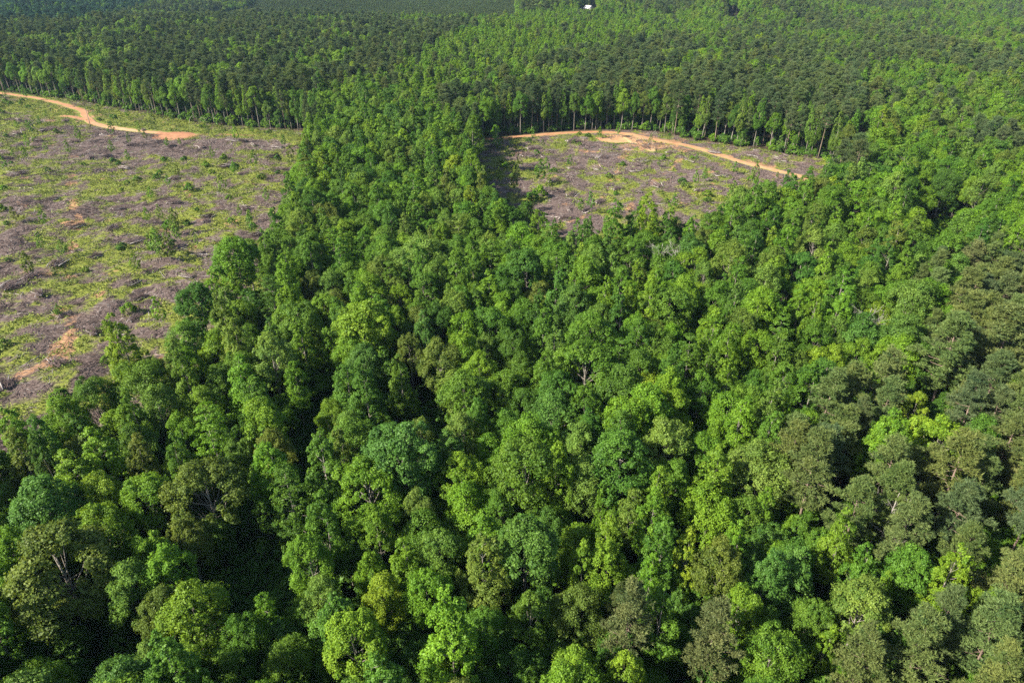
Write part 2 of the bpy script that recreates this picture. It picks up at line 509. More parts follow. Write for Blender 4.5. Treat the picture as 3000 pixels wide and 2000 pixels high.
PROTO = {}         # kind -> list of dict(crown=mesh, trunk=mesh, H=, R=)
def add_proto(kind, cv, cf, var, leafmat, tubes, barkmat, H, Rr):
    i = len(PROTO.setdefault(kind, []))
    crown = mesh_from('crown_%s_%d' % (kind, i), cv, [cf], [leafmat], face_attr={'var': var})
    trunk = tubes.mesh('trunk_%s_%d' % (kind, i), barkmat)
    tv, tf = tubes.arrays()
    F = [cf] + [f + len(cv) for f in tf]
    # quads and triangles of leaves and wood in one mesh for the far, uncountable forest
    nt = sum(len(f) for f in tf)
    k = cf.shape[1]
    far = cv.reshape(-1, k, 3)[::2]
    ctr = far.mean(1, keepdims=True)
    cv = (ctr + (far - ctr) * 1.42).reshape(-1, 3); cf = np.arange(len(cv)).reshape(-1, k); var = var[::2]
    F = [cf] + [f + len(cv) for f in tf]
    both = mesh_from('tree_%s_%d' % (kind, i), np.concatenate([cv, tv]), F, [leafmat, barkmat],
                     mat_idx=np.concatenate([np.zeros(len(cf)), np.ones(nt)]), face_attr={'var': np.concatenate([var, np.full(nt, 0.5)])})
    PROTO[kind].append(dict(crown=crown, trunk=trunk, both=both, H=H, R=Rr))

def build_protos():
    for v in range(7):                                   # round-headed broadleaf
        rng = np.random.default_rng(100 + v)
        Rr, Hc, z0 = rng.uniform(3.0, 3.9), rng.uniform(8.5, 12.0), rng.uniform(5.0, 7.5)
        lb = lobes_round(rng, Rr, Hc, z0, 34, 0.34)
        cv, cf, var = crown_arrays(rng, lb, 17, 44, 0.185, cl_r=0.38)
        T = trunk_tubes(rng, z0 + Hc * 0.75, 0.24, [((0, 0, max(z0 * 0.7, c[2] - r * 2.2)), c) for c, r in lb[::2]])
        add_proto('round', cv, cf, var, M_LEAF, T, M_BARK, z0 + Hc, Rr)
    for v in range(7):                                   # tall pointed broadleaf
        rng = np.random.default_rng(200 + v)
        Rr, Hc, z0 = rng.uniform(2.5, 3.2), rng.uniform(9.5, 13.0), rng.uniform(5.5, 7.5)
        lb = lobes_cone(rng, Rr, Hc, z0, 46, 0.36, rng.uniform(0.45, 0.85))
        off = rng.normal(size=2) * 0.5
        lb = [(c + np.array([off[0] * (c[2] - z0) / Hc + rng.normal() * 0.2, off[1] * (c[2] - z0) / Hc + rng.normal() * 0.2, rng.normal() * 0.35]), r * rng.uniform(0.75, 1.2)) for c, r in lb]
        cv, cf, var = crown_arrays(rng, lb, 12, 40, 0.18, upright=1.3, cl_r=0.42)
        T = trunk_tubes(rng, z0 + Hc * 0.9, 0.19, [((0, 0, c[2] - r * 1.8), c) for c, r in lb[::3]])
        add_proto('pointed', cv, cf, var, M_LEAF, T, M_BARK, z0 + Hc, Rr)
    for v in range(4):                                   # fine-leaved, soft outline
        rng = np.random.default_rng(300 + v)
        Rr, Hc, z0 = rng.uniform(2.9, 3.5), rng.uniform(9, 11), rng.uniform(5.5, 7)
        lb = lobes_round(rng, Rr, Hc, z0, 46, 0.27)
        cv, cf, var = crown_arrays(rng, lb, 16, 26, 0.175, upright=1.2, droop=0.4, cl_r=0.46)
        T = trunk_tubes(rng, z0 + Hc * 0.8, 0.2, [((0, 0, max(z0, c[2] - r * 3)), c * np.array([1.05, 1.05, 1])) for c, r in lb[::2]])
        add_proto('fine', cv, cf, var, M_FINE, T, M_BARK, z0 + Hc, Rr)
    for v in range(4):                                   # broad lumpy spreading crown
        rng = np.random.default_rng(400 + v)
        Rr, Hc, z0 = rng.uniform(4.6, 5.4), rng.uniform(9, 11), rng.uniform(5.5, 7)
        lb = lobes_round(rng, Rr, Hc, z0, 42, 0.29)
        cv, cf, var = crown_arrays(rng, lb, 17, 50, 0.195, flat=0.85, cl_r=0.38)
        T = trunk_tubes(rng, z0 + Hc * 0.7, 0.33, [((0, 0, max(z0 * 0.6, c[2] - r * 3)), c) for c, r in lb[::2]])
        add_proto('spreading', cv, cf, var, M_LEAF, T, M_BARK, z0 + Hc, Rr)
    for v in range(2):                                   # tiers of flat sprays
        rng = np.random.default_rng(500 + v)
        lb = []
        Hc, z0, Rr = 11.0, 6.0, 3.4
        for i in range(44):
            t = (i + rng.uniform()) / 44
            a = i * 2.39996; rad = Rr * (1 - t) ** 0.6 * rng.uniform(0.35, 0.95)
            lb.append((np.array([math.cos(a) * rad, math.sin(a) * rad, z0 + round(t * 9) / 9 * Hc + rng.uniform(-0.15, 0.15)]), rng.uniform(0.8, 1.15)))
        cv, cf, var = crown_arrays(rng, lb, 12, 26, 0.2, flat=0.32, cl_r=0.42)
        T = trunk_tubes(rng, z0 + Hc * 0.9, 0.2, [((0, 0, c[2] - 0.3), c) for c, r in lb[::2]])
        add_proto('tiered', cv, cf, var, M_LEAF, T, M_BARK, z0 + Hc, Rr)
    for v in range(6):                                   # pine
        rng = np.random.default_rng(600 + v)
        H, z0, Rr = rng.uniform(17.5, 20.5), rng.uniform(7.5, 10.0), rng.uniform(2.6, 3.3)
        cv, cf, var, lim = pine_arrays(rng, H, z0, Rr, 40, 6, 12, 7)
        T = trunk_tubes(rng, H * 0.97, 0.17, lim, 0.012)
        add_proto('pine', cv, cf, var, M_NEEDLE, T, M_PBARK, H, Rr)
    for v in range(3):                                   # thin young tree left standing
        rng = np.random.default_rng(700 + v)
        Hc, z0, Rr = rng.uniform(3.0, 4.2), rng.uniform(1.2, 2.2), rng.uniform(1.0, 1.4)
        lb = lobes_cone(rng, Rr, Hc, z0, 14, 0.42, 0.6)
        cv, cf, var = crown_arrays(rng, lb, 5, 9, 0.26, cl_r=0.5)
        T = trunk_tubes(rng, z0 + Hc * 0.9, 0.06, [((0, 0, c[2] - 0.5), c) for c, r in lb[::2]])
        add_proto('sapling', cv, cf, var, M_LEAF, T, M_BARK, z0 + Hc, Rr)
    for v in range(3):                                   # shrub
        rng = np.random.default_rng(800 + v)
        Hc, z0, Rr = rng.uniform(2.4, 3.4), 0.1, rng.uniform(1.5, 2.0)
        lb = lobes_round(rng, Rr, Hc, z0, 16, 0.42)
        cv, cf, var = crown_arrays(rng, lb, 11, 11, 0.3)
        T = Tubes()
        for k in range(5):
            a = k * 1.257 + rng.uniform(-0.4, 0.4)
            T.add([(0.15 * math.cos(a), 0.15 * math.sin(a), -0.2), (0.6 * math.cos(a), 0.6 * math.sin(a), Hc * 0.4), (1.0 * math.cos(a), 1.0 * math.sin(a), Hc * 0.75)], [0.06, 0.045, 0.02], 5)
        add_proto('shrub', cv, cf, var, M_LEAF, T, M_BARK, z0 + Hc, Rr)
build_protos()

# ------------------------------------------------------------------ object helpers
def link(name, me, parent=None, loc=(0, 0, 0), rot=(0, 0, 0), scale=(1, 1, 1)):
    o = bpy.data.objects.new(name, me)
    o.location = loc; o.rotation_euler = rot; o.scale = scale
    if parent is not None:
        o.parent = parent
    COL.objects.link(o)
    return o

def tag(o, label, cat, group=None):
    o['label'] = label; o['category'] = cat
    if group:
        o['group'] = group
    return o

def structure(o):
    o['kind'] = 'structure'; return o

def stuff(o, label=None, cat=None):
    o['kind'] = 'stuff'
    if label:
        o['label'] = label
    if cat:
        o['category'] = cat
    return o

# ------------------------------------------------------------------ ground: one sheet to beyond the frame
def build_ground():
    xs = np.concatenate([np.linspace(-2600, -420, 50), np.arange(-410, 280, 1.7), np.linspace(282, 2600, 60)])
    ys = np.concatenate([np.linspace(-500, 60, 14), np.arange(64, 420, 1.7), np.linspace(424, 1300, 110), np.linspace(1340, 4200, 20)])
    X, Y = np.meshgrid(xs, ys)
    x, y = X.ravel(), Y.ravel()
    z = height(x, y)
    cl = clear_mask(x, y)
    rd = road_d(x, y)
    bumps = (fbm(x / 9.0, y / 9.0, 40, 2) - 0.5) * 1.7 + (fbm(x / 3.2, y / 3.2, 44, 1) - 0.5) * 0.6
    z = z + np.where(cl, bumps * np.clip((rd - 1.0) / 5, 0, 1), 0)
    nx, ny = len(xs), len(ys)
    i = np.arange(nx * ny).reshape(ny, nx)
    F = np.stack([i[:-1, :-1], i[:-1, 1:], i[1:, 1:], i[1:, :-1]], -1).reshape(-1, 4)
    me = mesh_from('ground', np.stack([x, y, z], 1), [F], [make_ground_material()], smooth=True)
    vattr(me, 'clear', cl.astype(float))
    u, v, f = picture_of(x, y, z)
    big = in_poly(x, y, big_clear)
    grassy = grass_field(x, y)
    vattr(me, 'grassy', grassy)
    soil = np.where(big, 0.0, 0.015) + 0.10 * np.exp(-(np.maximum(rd, 0) / 4.0)) + 0.2 * np.exp(-((np.hypot(x - SAND[0], y - SAND[1]) / 12) ** 2))
    soil += np.where(big, 0.09 * np.exp(-(((u - 130) / 90) ** 2 + ((v - 780) / 70) ** 2)), 0)
    for tr in TRACKS:
        soil += 0.16 * np.exp(-(dist_line(x, y, tr) / 1.5) ** 2)
    soil = soil + 0.05 * (vnoise(x / 30, y / 30, 33) - 0.5)
    vattr(me, 'soil', soil)
    return structure(link('ground', me))
build_ground()

def ground_z(x, y):
    x = np.asarray(x, float); y = np.asarray(y, float)
    b = (fbm(x / 9.0, y / 9.0, 40, 2) - 0.5) * 1.7 + (fbm(x / 3.2, y / 3.2, 44, 1) - 0.5) * 0.6
    return height(x, y) + np.where(clear_mask(x, y), b * np.clip((road_d(x, y) - 1.0) / 5, 0, 1), 0)

M_ROAD = make_road_material()
def resample(pts, step):
    out = []
    P = np.array(pts)
    # smooth with Catmull-Rom
    Q = np.vstack([2 * P[0] - P[1], P, 2 * P[-1] - P[-2]])
    for i in range(1, len(Q) - 2):
        n = max(2, int(np.linalg.norm(Q[i + 1] - Q[i]) / step))
        for k in range(n):
            t = k / n
            out.append(0.5 * ((2 * Q[i]) + (-Q[i - 1] + Q[i + 1]) * t + (2 * Q[i - 1] - 5 * Q[i] + 4 * Q[i + 1] - Q[i + 2]) * t ** 2 + (-Q[i - 1] + 3 * Q[i] - 3 * Q[i + 1] + Q[i + 2]) * t ** 3))
    out.append(P[-1])
    return np.array(out)

def build_road(name, pts, w, pale_fn, seed, dz=0.10, grassy=0.0):
    C = resample(pts, 2.0)
    T = np.gradient(C, axis=0); T /= np.linalg.norm(T, axis=1)[:, None]
    Nn = np.stack([-T[:, 1], T[:, 0]], 1)
    k = len(C)
    prof = [(-1.25, -0.35), (-1.0, 0.0), (-0.62, -0.05), (-0.35, -0.09), (0, 0.0), (0.35, -0.09), (0.62, -0.05), (1.0, 0.0), (1.25, -0.35)]
    V = []; pale = []; edge = []
    for i in range(k):
        for off, d in prof:
            wob = 1 + 0.55 * (vnoise(i / 2.0, off * 2, seed) - 0.5) + 0.5 * (vnoise(i / 9.0, (off > 0) * 5.0, seed + 3) - 0.5)
            p = C[i] + Nn[i] * off * w * wob
            V.append((p[0], p[1], float(height(p[0], p[1])) + dz + d)); pale.append(pale_fn(p[0], p[1])); edge.append(grassy + (0.45 if abs(off) > 1.1 else 0.30 if abs(off) > 0.9 else 0.14 if abs(off) < 0.1 else 0.0))
    m = len(prof)
    idx = np.arange(k * m).reshape(k, m)
    F = np.stack([idx[:-1, :-1], idx[:-1, 1:], idx[1:, 1:], idx[1:, :-1]], -1).reshape(-1, 4)
    me = mesh_from(name, np.array(V), [F], [M_ROAD], smooth=True)
    vattr(me, 'pale', pale); vattr(me, 'edge', edge)
    o = structure(link(name, me))
    return o
def pale_l(x, y):
    u, v, f = picture_of(x, y, 0.0)
    return float(0.15 + 0.85 * np.exp(-((u - 290) / 70) ** 2))
def pale_r(x, y):
    u, v, f = picture_of(x, y, 0.0)
    return float(np.interp(u, [1100, 1400, 1520, 1900], [0.35, 0.25, 0.6, 0.75]))
build_road('dirt_road', ROAD_L, 1.8, pale_l, 3, 0.12)
build_road('dirt_track', G([(432, 310), (520, 310), (610, 314), (690, 320)]), 1.6, pale_l, 15, 0.12, 0.17)
build_road('dirt_track', SPUR_L, 1.7, pale_l, 5, 0.14)
build_road('dirt_road', ROAD_R, 1.8, pale_r, 9, 0.12)
def disc_patch(name, c, rx, ry, pale, seed, dz):
    n = 40
    V = [(c[0], c[1], hz(*c) + dz)]
    for ring, s in ((1, 0.5), (2, 1.0), (3, 1.12)):
        for i in range(n):
            a = 2 * math.pi * i / n
            k = s * (0.75 + 0.5 * float(vnoise(math.cos(a) * 2 + 9, math.sin(a) * 2 + 9, seed)))
            x, y = c[0] + rx * k * math.cos(a), c[1] + ry * k * math.sin(a)
            V.append((x, y, hz(x, y) + dz - (0.3 if ring == 3 else 0)))
    T = np.array([(0, 1 + i, 1 + (i + 1) % n) for i in range(n)])
    Q = np.array([(1 + r * n + i, 1 + (r + 1) * n + i, 1 + (r + 1) * n + (i + 1) % n, 1 + r * n + (i + 1) % n) for r in range(2) for i in range(n)])
    me = mesh_from(name, np.array(V), [Q, T], [M_ROAD], smooth=True)
    vattr(me, 'pale', np.full(len(V), pale)); vattr(me, 'edge', np.where(np.arange(len(V)) > 40, np.where(np.arange(len(V)) > 80, 0.45, 0.2), 0.0))
    return structure(link(name, me))
disc_patch('red_earth_patch', ground_at(392, 313), 11, 6.5, 0.0, 21, 0.16)
disc_patch('pale_sand_patch', ground_at(1486, 333), 3.6, 10, 1.6, 22, 0.16)
disc_patch('pale_sand_patch', ground_at(1462, 322), 5, 7, 1.3, 25, 0.17)
disc_patch('bare_earth_patch', ground_at(1420, 318), 9, 6, 0.5, 23, 0.05)

# ------------------------------------------------------------------ forest layout
PAL = {
    'mid':    (0.084, 0.172, 0.015), 'bright': (0.116, 0.220, 0.014), 'yellow': (0.150, 0.238, 0.015), 'deep': (0.058, 0.134, 0.014),
    'blue':   (0.074, 0.158, 0.022), 'olive':  (0.108, 0.156, 0.022), 'soft':   (0.122, 0.205, 0.028), 'pine': (0.102, 0.142, 0.038),
    'greypine': (0.076, 0.114, 0.040), 'brownpine': (0.116, 0.134, 0.042), 'valley_shade': (0.026, 0.076, 0.042),  # last tint: shade of the far valley put into the leaf colour
}
WORD = {'mid': 'mid-green', 'bright': 'bright green', 'yellow': 'yellow-green', 'deep': 'deep green', 'blue': 'blue-green', 'olive': 'olive-green',
        'soft': 'pale soft green', 'pine': 'olive', 'greypine': 'grey-green', 'brownpine': 'tawny olive', 'valley_shade': 'shade-darkened blue-green'}
SHAPE = {'round': 'round-headed broadleaf tree', 'pointed': 'tall pointed broadleaf tree', 'fine': 'fine-leaved soft-outlined tree',
         'spreading': 'broad lumpy spreading tree', 'tiered': 'tree with flat tiered sprays', 'pine': 'tufted pine'}
NAME = {'round': 'round_crowned_tree', 'pointed': 'pointed_tree', 'fine': 'fine_leaved_tree', 'spreading': 'spreading_tree', 'tiered': 'tiered_tree', 'pine': 'pine_tree'}

Z_PLANT = [(330, 40), (560, 12), (640, -60), (1190, -60), (1190, 42), (700, 34)]
Z_VALLEY_SHADE = [(-400, -80), (345, -80), (330, 18), (262, 40), (180, 46), (-400, 50)]  # far valley, its shade carried by the tree tints
Z_PINE_L = [(-400, 50), (330, 42), (700, 32), (1150, 60), (1000, 120), (950, 190), (740, 250), (700, 310), (-400, 240)]
Z_POPLAR = [(900, 165), (1000, 100), (1130, 60), (1180, 30), (1400, 40), (1700, 55), (1640, 90), (1420, 92), (1260, 120), (1120, 165), (1090, 205), (940, 215)]
Z_PINE_C = [(960, 225), (1120, 205), (1270, 130), (1450, 100), (1750, 90), (2000, 150), (2020, 240), (1975, 390), (1500, 305), (1090, 330)]
Z_PINE_R = [(2120, 590), (2110, 680), (2140, 750), (2190, 830), (2150, 860), (1960, 860), (1850, 930), (1730, 1020), (1715, 1080), (1830, 1130), (1900, 1190), (2010, 1240), (2110, 1265), (2150, 1310), (2900, 1310), (2900, 560), (2352, 545)]
Z_PINE_B = [(1960, 1450), (2150, 1410), (2352, 1370), (2900, 1350), (2900, 1750), (1900, 1750), (1930, 1520)]
Z_TONGUE = [(690, 240), (740, 200), (960, 205), (1010, 235), (1090, 295), (1115, 345), (690, 345)]
Z_EDGE_POP = [(240, 190), (480, 200), (700, 220), (700, 300), (480, 290), (240, 240)]

def edge_distance(x, y):
    b = big_clear + [big_clear[0]]; s = small_clear + [small_clear[0]]
    return dist_line(x, y, b), dist_line(x, y, s)

def pick(r, table):
    s = 0
    for k, p in table:
        s += p
        if r < s:
            return k
    return table[-1][0]

T_HARD = [('round', 0.36), ('pointed', 0.36), ('fine', 0.13), ('spreading', 0.12), ('tiered', 0.03)]
T_PL = [('pine', 0.55), ('spreading', 0.14), ('round', 0.21), ('pointed', 0.10)]
T_PC = [('pine', 0.58), ('round', 0.24), ('pointed', 0.14), ('spreading', 0.04)]
T_POP = [('pointed', 0.62), ('round', 0.30), ('pine', 0.08)]
T_PR = [('pine', 0.78), ('round', 0.13), ('pointed', 0.09)]
T_FAR = [('round', 0.40), ('pointed', 0.22), ('pine', 0.24), ('spreading', 0.14)]
T_PURE = [('pine', 0.84), ('round', 0.09), ('pointed', 0.07)]
T_BROAD = [('round', 0.46), ('spreading', 0.20), ('pointed', 0.24), ('fine', 0.04), ('pine', 0.06)]
T_FRONT = [('pointed', 0.42), ('round', 0.26), ('pine', 0.32)]
C_HARD = [('mid', 0.40), ('bright', 0.27), ('deep', 0.12), ('blue', 0.08), ('soft', 0.07), ('olive', 0.03), ('yellow', 0.03)]
C_FINE = [('soft', 0.55), ('bright', 0.30), ('olive', 0.15)]
C_POP = [('bright', 0.6), ('soft', 0.2), ('yellow', 0.08), ('mid', 0.12)]
C_PINE = [('pine', 0.66), ('greypine', 0.20), ('brownpine', 0.14)]
C_FARH = [('bright', 0.30), ('soft', 0.25), ('mid', 0.28), ('olive', 0.10), ('yellow', 0.04), ('deep', 0.03)]
C_PINEF = [('pine', 0.3), ('greypine', 0.7)]

# trees that stand out in the photograph: crown middle (u, v), crown width in the same units, kind, colour
HERO = []
for _h in '''563,573,85,round,mid 543,633,110,round,bright 460,710,90,round,deep 550,710,80,round,bright 653,696,75,pointed,yellow 743,696,80,round,bright
647,590,70,round,deep 717,583,95,round,mid 717,628,80,spreading,olive 500,776,85,round,yellow 430,806,75,round,bright 293,806,80,pointed,yellow
317,866,145,spreading,mid 207,890,90,round,mid 147,933,90,round,bright 627,823,110,round,soft 677,856,70,pointed,bright 567,756,70,round,mid
407,953,70,round,bright 493,950,65,round,mid 593,966,100,round,yellow 320,1023,55,round,yellow 393,1016,80,round,yellow 200,1006,110,spreading,olive
750,906,85,spreading,bright 808,990,140,round,mid 970,590,150,spreading,soft 1080,595,60,pointed,mid 1330,590,50,pointed,yellow 1207,590,75,round,blue
1277,620,80,tiered,mid 1240,655,90,spreading,olive 1447,583,110,spreading,mid 1507,625,60,fine,bright 837,613,65,round,mid 851,670,100,round,bright
974,690,85,round,mid 1057,683,70,round,mid 931,745,65,round,blue 941,786,70,fine,olive 834,816,95,round,blue 1060,740,90,fine,bright
1127,736,100,round,mid 1120,770,65,fine,soft 1244,686,50,fine,bright 1070,790,95,fine,bright 1317,703,100,round,blue 1350,770,130,round,mid
1194,816,85,round,mid 1104,823,90,round,bright 1350,843,160,spreading,mid 1470,823,90,round,mid 1524,806,85,round,bright 1044,856,100,round,soft
1210,890,110,spreading,deep 1347,923,95,round,mid 1487,940,115,round,bright 1444,916,45,fine,soft 1157,943,85,round,mid 1070,896,130,round,mid
961,976,80,fine,olive 1050,973,105,fine,soft 1117,996,100,round,bright 1250,976,50,fine,bright 894,946,32,tiered,deep 1588,563,80,round,blue
1648,550,60,round,bright 1868,566,80,fine,soft 1678,610,90,fine,soft 1765,603,80,fine,olive 1961,586,90,round,bright 1755,656,85,fine,soft
1895,643,60,fine,soft 1985,650,75,fine,soft 2065,633,65,round,bright 2025,700,65,round,yellow 1958,710,50,fine,bright 2085,740,105,spreading,soft
1591,696,60,round,mid 1685,696,65,pointed,blue 1841,703,70,pointed,bright 1915,816,90,round,yellow 1875,756,80,round,mid 1978,790,75,round,bright
1841,806,50,fine,soft 1618,883,85,round,mid 1728,896,90,round,mid 1801,856,80,round,mid 1955,900,90,pine,pine 1901,923,90,pine,pine
2035,880,100,pine,pine 2118,890,65,spreading,yellow 2168,850,120,pine,pine 2295,823,120,pine,pine 2128,946,50,pointed,yellow 2161,1006,140,spreading,yellow
2048,996,60,round,yellow 1655,953,45,round,bright 1691,1016,45,pointed,yellow 1805,933,60,pointed,bright 110,1155,125,round,blue 220,1202,135,spreading,bright
333,1128,120,round,bright 227,1112,85,round,yellow 483,1122,180,spreading,olive 417,1195,100,spreading,olive 667,1112,115,tiered,mid 150,1300,230,spreading,olive
350,1345,110,spreading,olive 430,1395,145,round,bright 710,1250,115,fine,bright 725,1330,100,fine,soft 600,1365,80,tiered,bright 540,1410,90,round,mid
650,1450,115,round,mid 317,1475,90,fine,soft 423,1490,85,round,yellow 517,1480,90,round,mid 50,1530,130,spreading,bright 583,1545,85,round,bright
867,1185,95,fine,bright 954,1120,85,round,soft 851,1265,80,fine,bright 1067,1110,110,round,bright 1144,1122,85,round,mid 1271,1142,80,round,blue
1384,1112,45,pointed,bright 1017,1238,115,round,soft 1211,1252,150,round,blue 1401,1212,95,pointed,yellow 1494,1178,90,pointed,bright 1337,1258,75,pointed,bright
874,1335,115,fine,yellow 984,1328,120,round,bright 1331,1345,145,spreading,olive 1451,1412,120,pine,brownpine 1417,1332,60,pine,pine 1494,1288,70,pointed,bright
1034,1422,95,round,mid 1117,1395,100,round,mid 1217,1378,100,round,mid 821,1462,140,fine,yellow 1317,1488,110,round,yellow 1434,1518,100,round,yellow
1775,1118,60,pointed,bright 1868,1102,120,pine,pine 2035,1112,115,pine,pine 2185,1112,120,pine,pine 1968,1178,100,pine,pine 2200,1195,110,pine,greypine
2068,1218,100,pine,pine 1588,1250,80,pointed,yellow 1695,1212,75,pointed,bright 1835,1228,90,round,mid 1925,1230,85,pointed,bright 1985,1285,95,pointed,mid
2228,1265,90,pine,pine 2178,1328,90,pointed,yellow 1985,1395,125,round,soft 1701,1362,90,round,bright 1785,1388,90,round,mid 1901,1445,60,pointed,yellow
1868,1372,90,round,mid 2051,1305,50,pointed,bright 1635,1462,115,pine,brownpine 2301,1362,100,spreading,yellow 2118,1478,130,pine,pine 2285,1462,130,pine,pine
1985,1512,120,pine,pine 2018,333,85,fine,bright 1968,466,50,fine,olive 1911,430,55,round,yellow 1835,500,60,round,mid 817,173,45,round,yellow
920,160,24,pointed,yellow 1207,467,48,round,deep 1254,493,36,pointed,mid 1357,507,36,pointed,mid 1464,490,42,pointed,mid 1507,493,36,pointed,bright 1084,317,62,pointed,mid'''.split():
    _a = _h.split(',')
    HERO.append((float(_a[0]), float(_a[1]), float(_a[2]), _a[3], _a[4]))

def lay_out():
    n = 560000
    y = 12 + 1330 * np.sqrt(RNG.random(n)) * 1.0
    x = (RNG.random(n) * 2 - 1) * (0.80 * y + 60)
    u, v, f = picture_of(x, y, 14.0 + height(x, y))
    ok = (u > -420) & (u < 2352 + 330) & (y < 1330)
    ok &= ~((u < -150) & (y > 500)) & ~((u > 2500) & (y > 300))
    cl = clear_mask(x, y)
    ok &= ~cl & (road_d(x, y) > 0.6) & (dist_line(x, y, LANE) > 2.6) & ~in_poly(x, y, OPENING)
    for h in HOLLOW:
        ok &= dist_line(x, y, h) > 3.2
    for (qx, qy, qr) in SHADE_SPOTS:
        ok &= np.hypot(x - qx, y - qy) > qr
    x, y, u, v = x[ok], y[ok], u[ok], v[ok]
    zone = np.zeros(len(x), int)
    for i, poly in enumerate((Z_PINE_L, Z_PINE_C, Z_POPLAR, Z_PINE_R, Z_PINE_B, Z_PLANT, Z_VALLEY_SHADE), 1):
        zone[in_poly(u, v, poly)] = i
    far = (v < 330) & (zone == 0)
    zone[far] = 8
    zone[in_poly(u, v, Z_TONGUE)] = 0
    zone[in_poly(u, v, Z_EDGE_POP) & (zone == 1) & (RNG.random(len(x)) < 0.30)] = 3
    cell = 7.0
    grid = {}
    out = []
    def try_add(tx, ty, r, slack, rec):
        ci, cj = int(tx // cell), int(ty // cell)
        for a in range(ci - 1, ci + 2):
            for b in range(cj - 1, cj + 2):
                for (qx, qy, qr, qh) in grid.get((a, b), ()):
                    if (tx - qx) ** 2 + (ty - qy) ** 2 < ((0.66 if qh and not rec['hero'] else slack) * (r + qr)) ** 2:
                        return False
        grid.setdefault((ci, cj), []).append((tx, ty, r, rec['hero']))
        out.append(rec)
        return True
    for (hu, hv, hw, kind, tone) in HERO:
        z = 13.0
        hx, hy = ground_at(hu, hv, z)
        d = math.hypot(hx, math.hypot(hy, CAM_Z - z))
        rr = 0.5 * hw / SF * d * 0.93
        pv = random.randrange(len(PROTO[kind]))
        s = rr / PROTO[kind][pv]['R']
        try_add(hx, hy, rr, 0.30, dict(x=hx, y=hy, k=kind, pv=pv, s=s, sz=min(1.25, max(0.72, 0.5 + 0.5 * s)), c=tone, z=9, hero=1))
    tabs = {0: (T_HARD, C_HARD), 1: (T_PL, C_FARH), 2: (T_PC, C_FARH), 3: (T_POP, C_POP), 4: (T_PR, C_POP), 5: ([('pine', 1)], C_PINE), 6: (T_FAR, [('valley_shade', 0.5), ('blue', 0.35), ('deep', 0.15)]), 8: (T_FAR, C_FARH)}
    tabs[4] = (T_PR, C_POP); tabs[5] = (T_PR, C_POP)
    # zone numbers: 1 left pines, 2 middle pines, 3 poplars, 4 right pines, 5 corner pines, 6 young plantation, 7 valley with shade put into its tints, 8 far mixed
    tabs[6] = ([('pine', 0.97), ('pointed', 0.03)], C_POP)
    tabs[7] = (T_FAR, [('valley_shade', 0.72), ('blue', 0.2), ('mid', 0.08)])
    patch = vnoise(x / 55, y / 55, 61)
    clump = 0.6 * vnoise(x / 26, y / 34, 63) + 0.4 * vnoise(x / 11, y / 13, 64)
    eb, es = edge_distance(x, y)
    front = (np.minimum(eb, es) < 5) & (y > 215)
    for i in range(len(x)):
        zn = int(zone[i])
        kt, ct = tabs[zn]
        if zn == 8:
            kt = T_PC if patch[i] > 0.60 else T_BROAD
        elif zn in (1, 2):
            kt = T_BROAD if clump[i] > (0.56 if zn == 1 else 0.60) else T_PURE
        if front[i]:
            kt = T_FRONT
        kind = pick(random.random(), kt)
        pv = random.randrange(len(PROTO[kind]))
        s = random.uniform(0.74, 1.22) if y[i] < 330 else random.uniform(0.80, 1.26)
        if kind == 'pointed':
            s *= 0.95
        if zn == 6:
            s = random.uniform(0.42, 0.6)
        if zn == 7:
            s = random.uniform(1.0, 1.5)
        if zn in (1, 2, 8) and kind == 'pine':
            s *= 1.15
        r = PROTO[kind][pv]['R'] * s
        sz = random.uniform(0.84, 1.08) * (0.68 + 0.32 * s)
        if zn == 6:
            sz = random.uniform(0.42, 0.52)
        if front[i]:
            s *= 0.8; r *= 0.8
        slack = 0.525 if y[i] < 330 else 0.53
        rec = dict(x=x[i], y=y[i], k=kind, pv=pv, s=s, sz=sz, c=None, z=zn, hero=0)
        if try_add(x[i], y[i], r, slack, rec):
            if kind == 'pine':
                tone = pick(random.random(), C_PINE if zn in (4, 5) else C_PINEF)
                if zn == 7: tone = 'valley_shade'
            elif kind == 'fine':
                tone = pick(random.random(), C_FINE)
            else:
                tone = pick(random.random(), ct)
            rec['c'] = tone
    return out
TREES = lay_out()
print('trees laid out:', len(TREES))

TX = np.array([t['x'] for t in TREES]); TY = np.array([t['y'] for t in TREES])
TZ = height(TX, TY)
TU, TV, TF = picture_of(TX, TY, TZ + 12)
YARDS = [(1326, 1370, 22.0, 81, 800), (1528, 1556, 33.0, 0, 760), (1670, 1702, 38.0, 225, 760)]
for i, t in enumerate(TREES):
    for (u0, u1, vb, hx_, hy_) in YARDS:
        if u0 < TU[i] < u1 and 500 < TY[i] < hy_ + 14:
            # top of the tree stays under the line from the house foot to the open air before it
            b_ = (784.0 - vb) / SF
            zl = CAM_Z + TY[i] * (-SP + b_ * CP) / (CP + b_ * SP)
            hmax = zl - TZ[i]
            H_ = PROTO[t['k']][t['pv']]['H']
            if hmax < H_ * t['sz']:
                t['sz'] = max(0.06, hmax / H_)
                t['s'] = min(t['s'], max(0.15, t['sz'] * 1.3))

EB, ES = edge_distance(TX, TY)
LANE_D = dist_line(TX, TY, LANE)
HOL_D = np.min([dist_line(TX, TY, h) for h in HOLLOW], axis=0)

def tone_of(t):
    base = PAL[t['c']]
    j = [random.uniform(0.90, 1.12) for _ in range(2)]
    w = random.uniform(0.9, 1.12)
    return (base[0] * j[0] * w, base[1] * j[0], base[2] * j[0] * j[1])

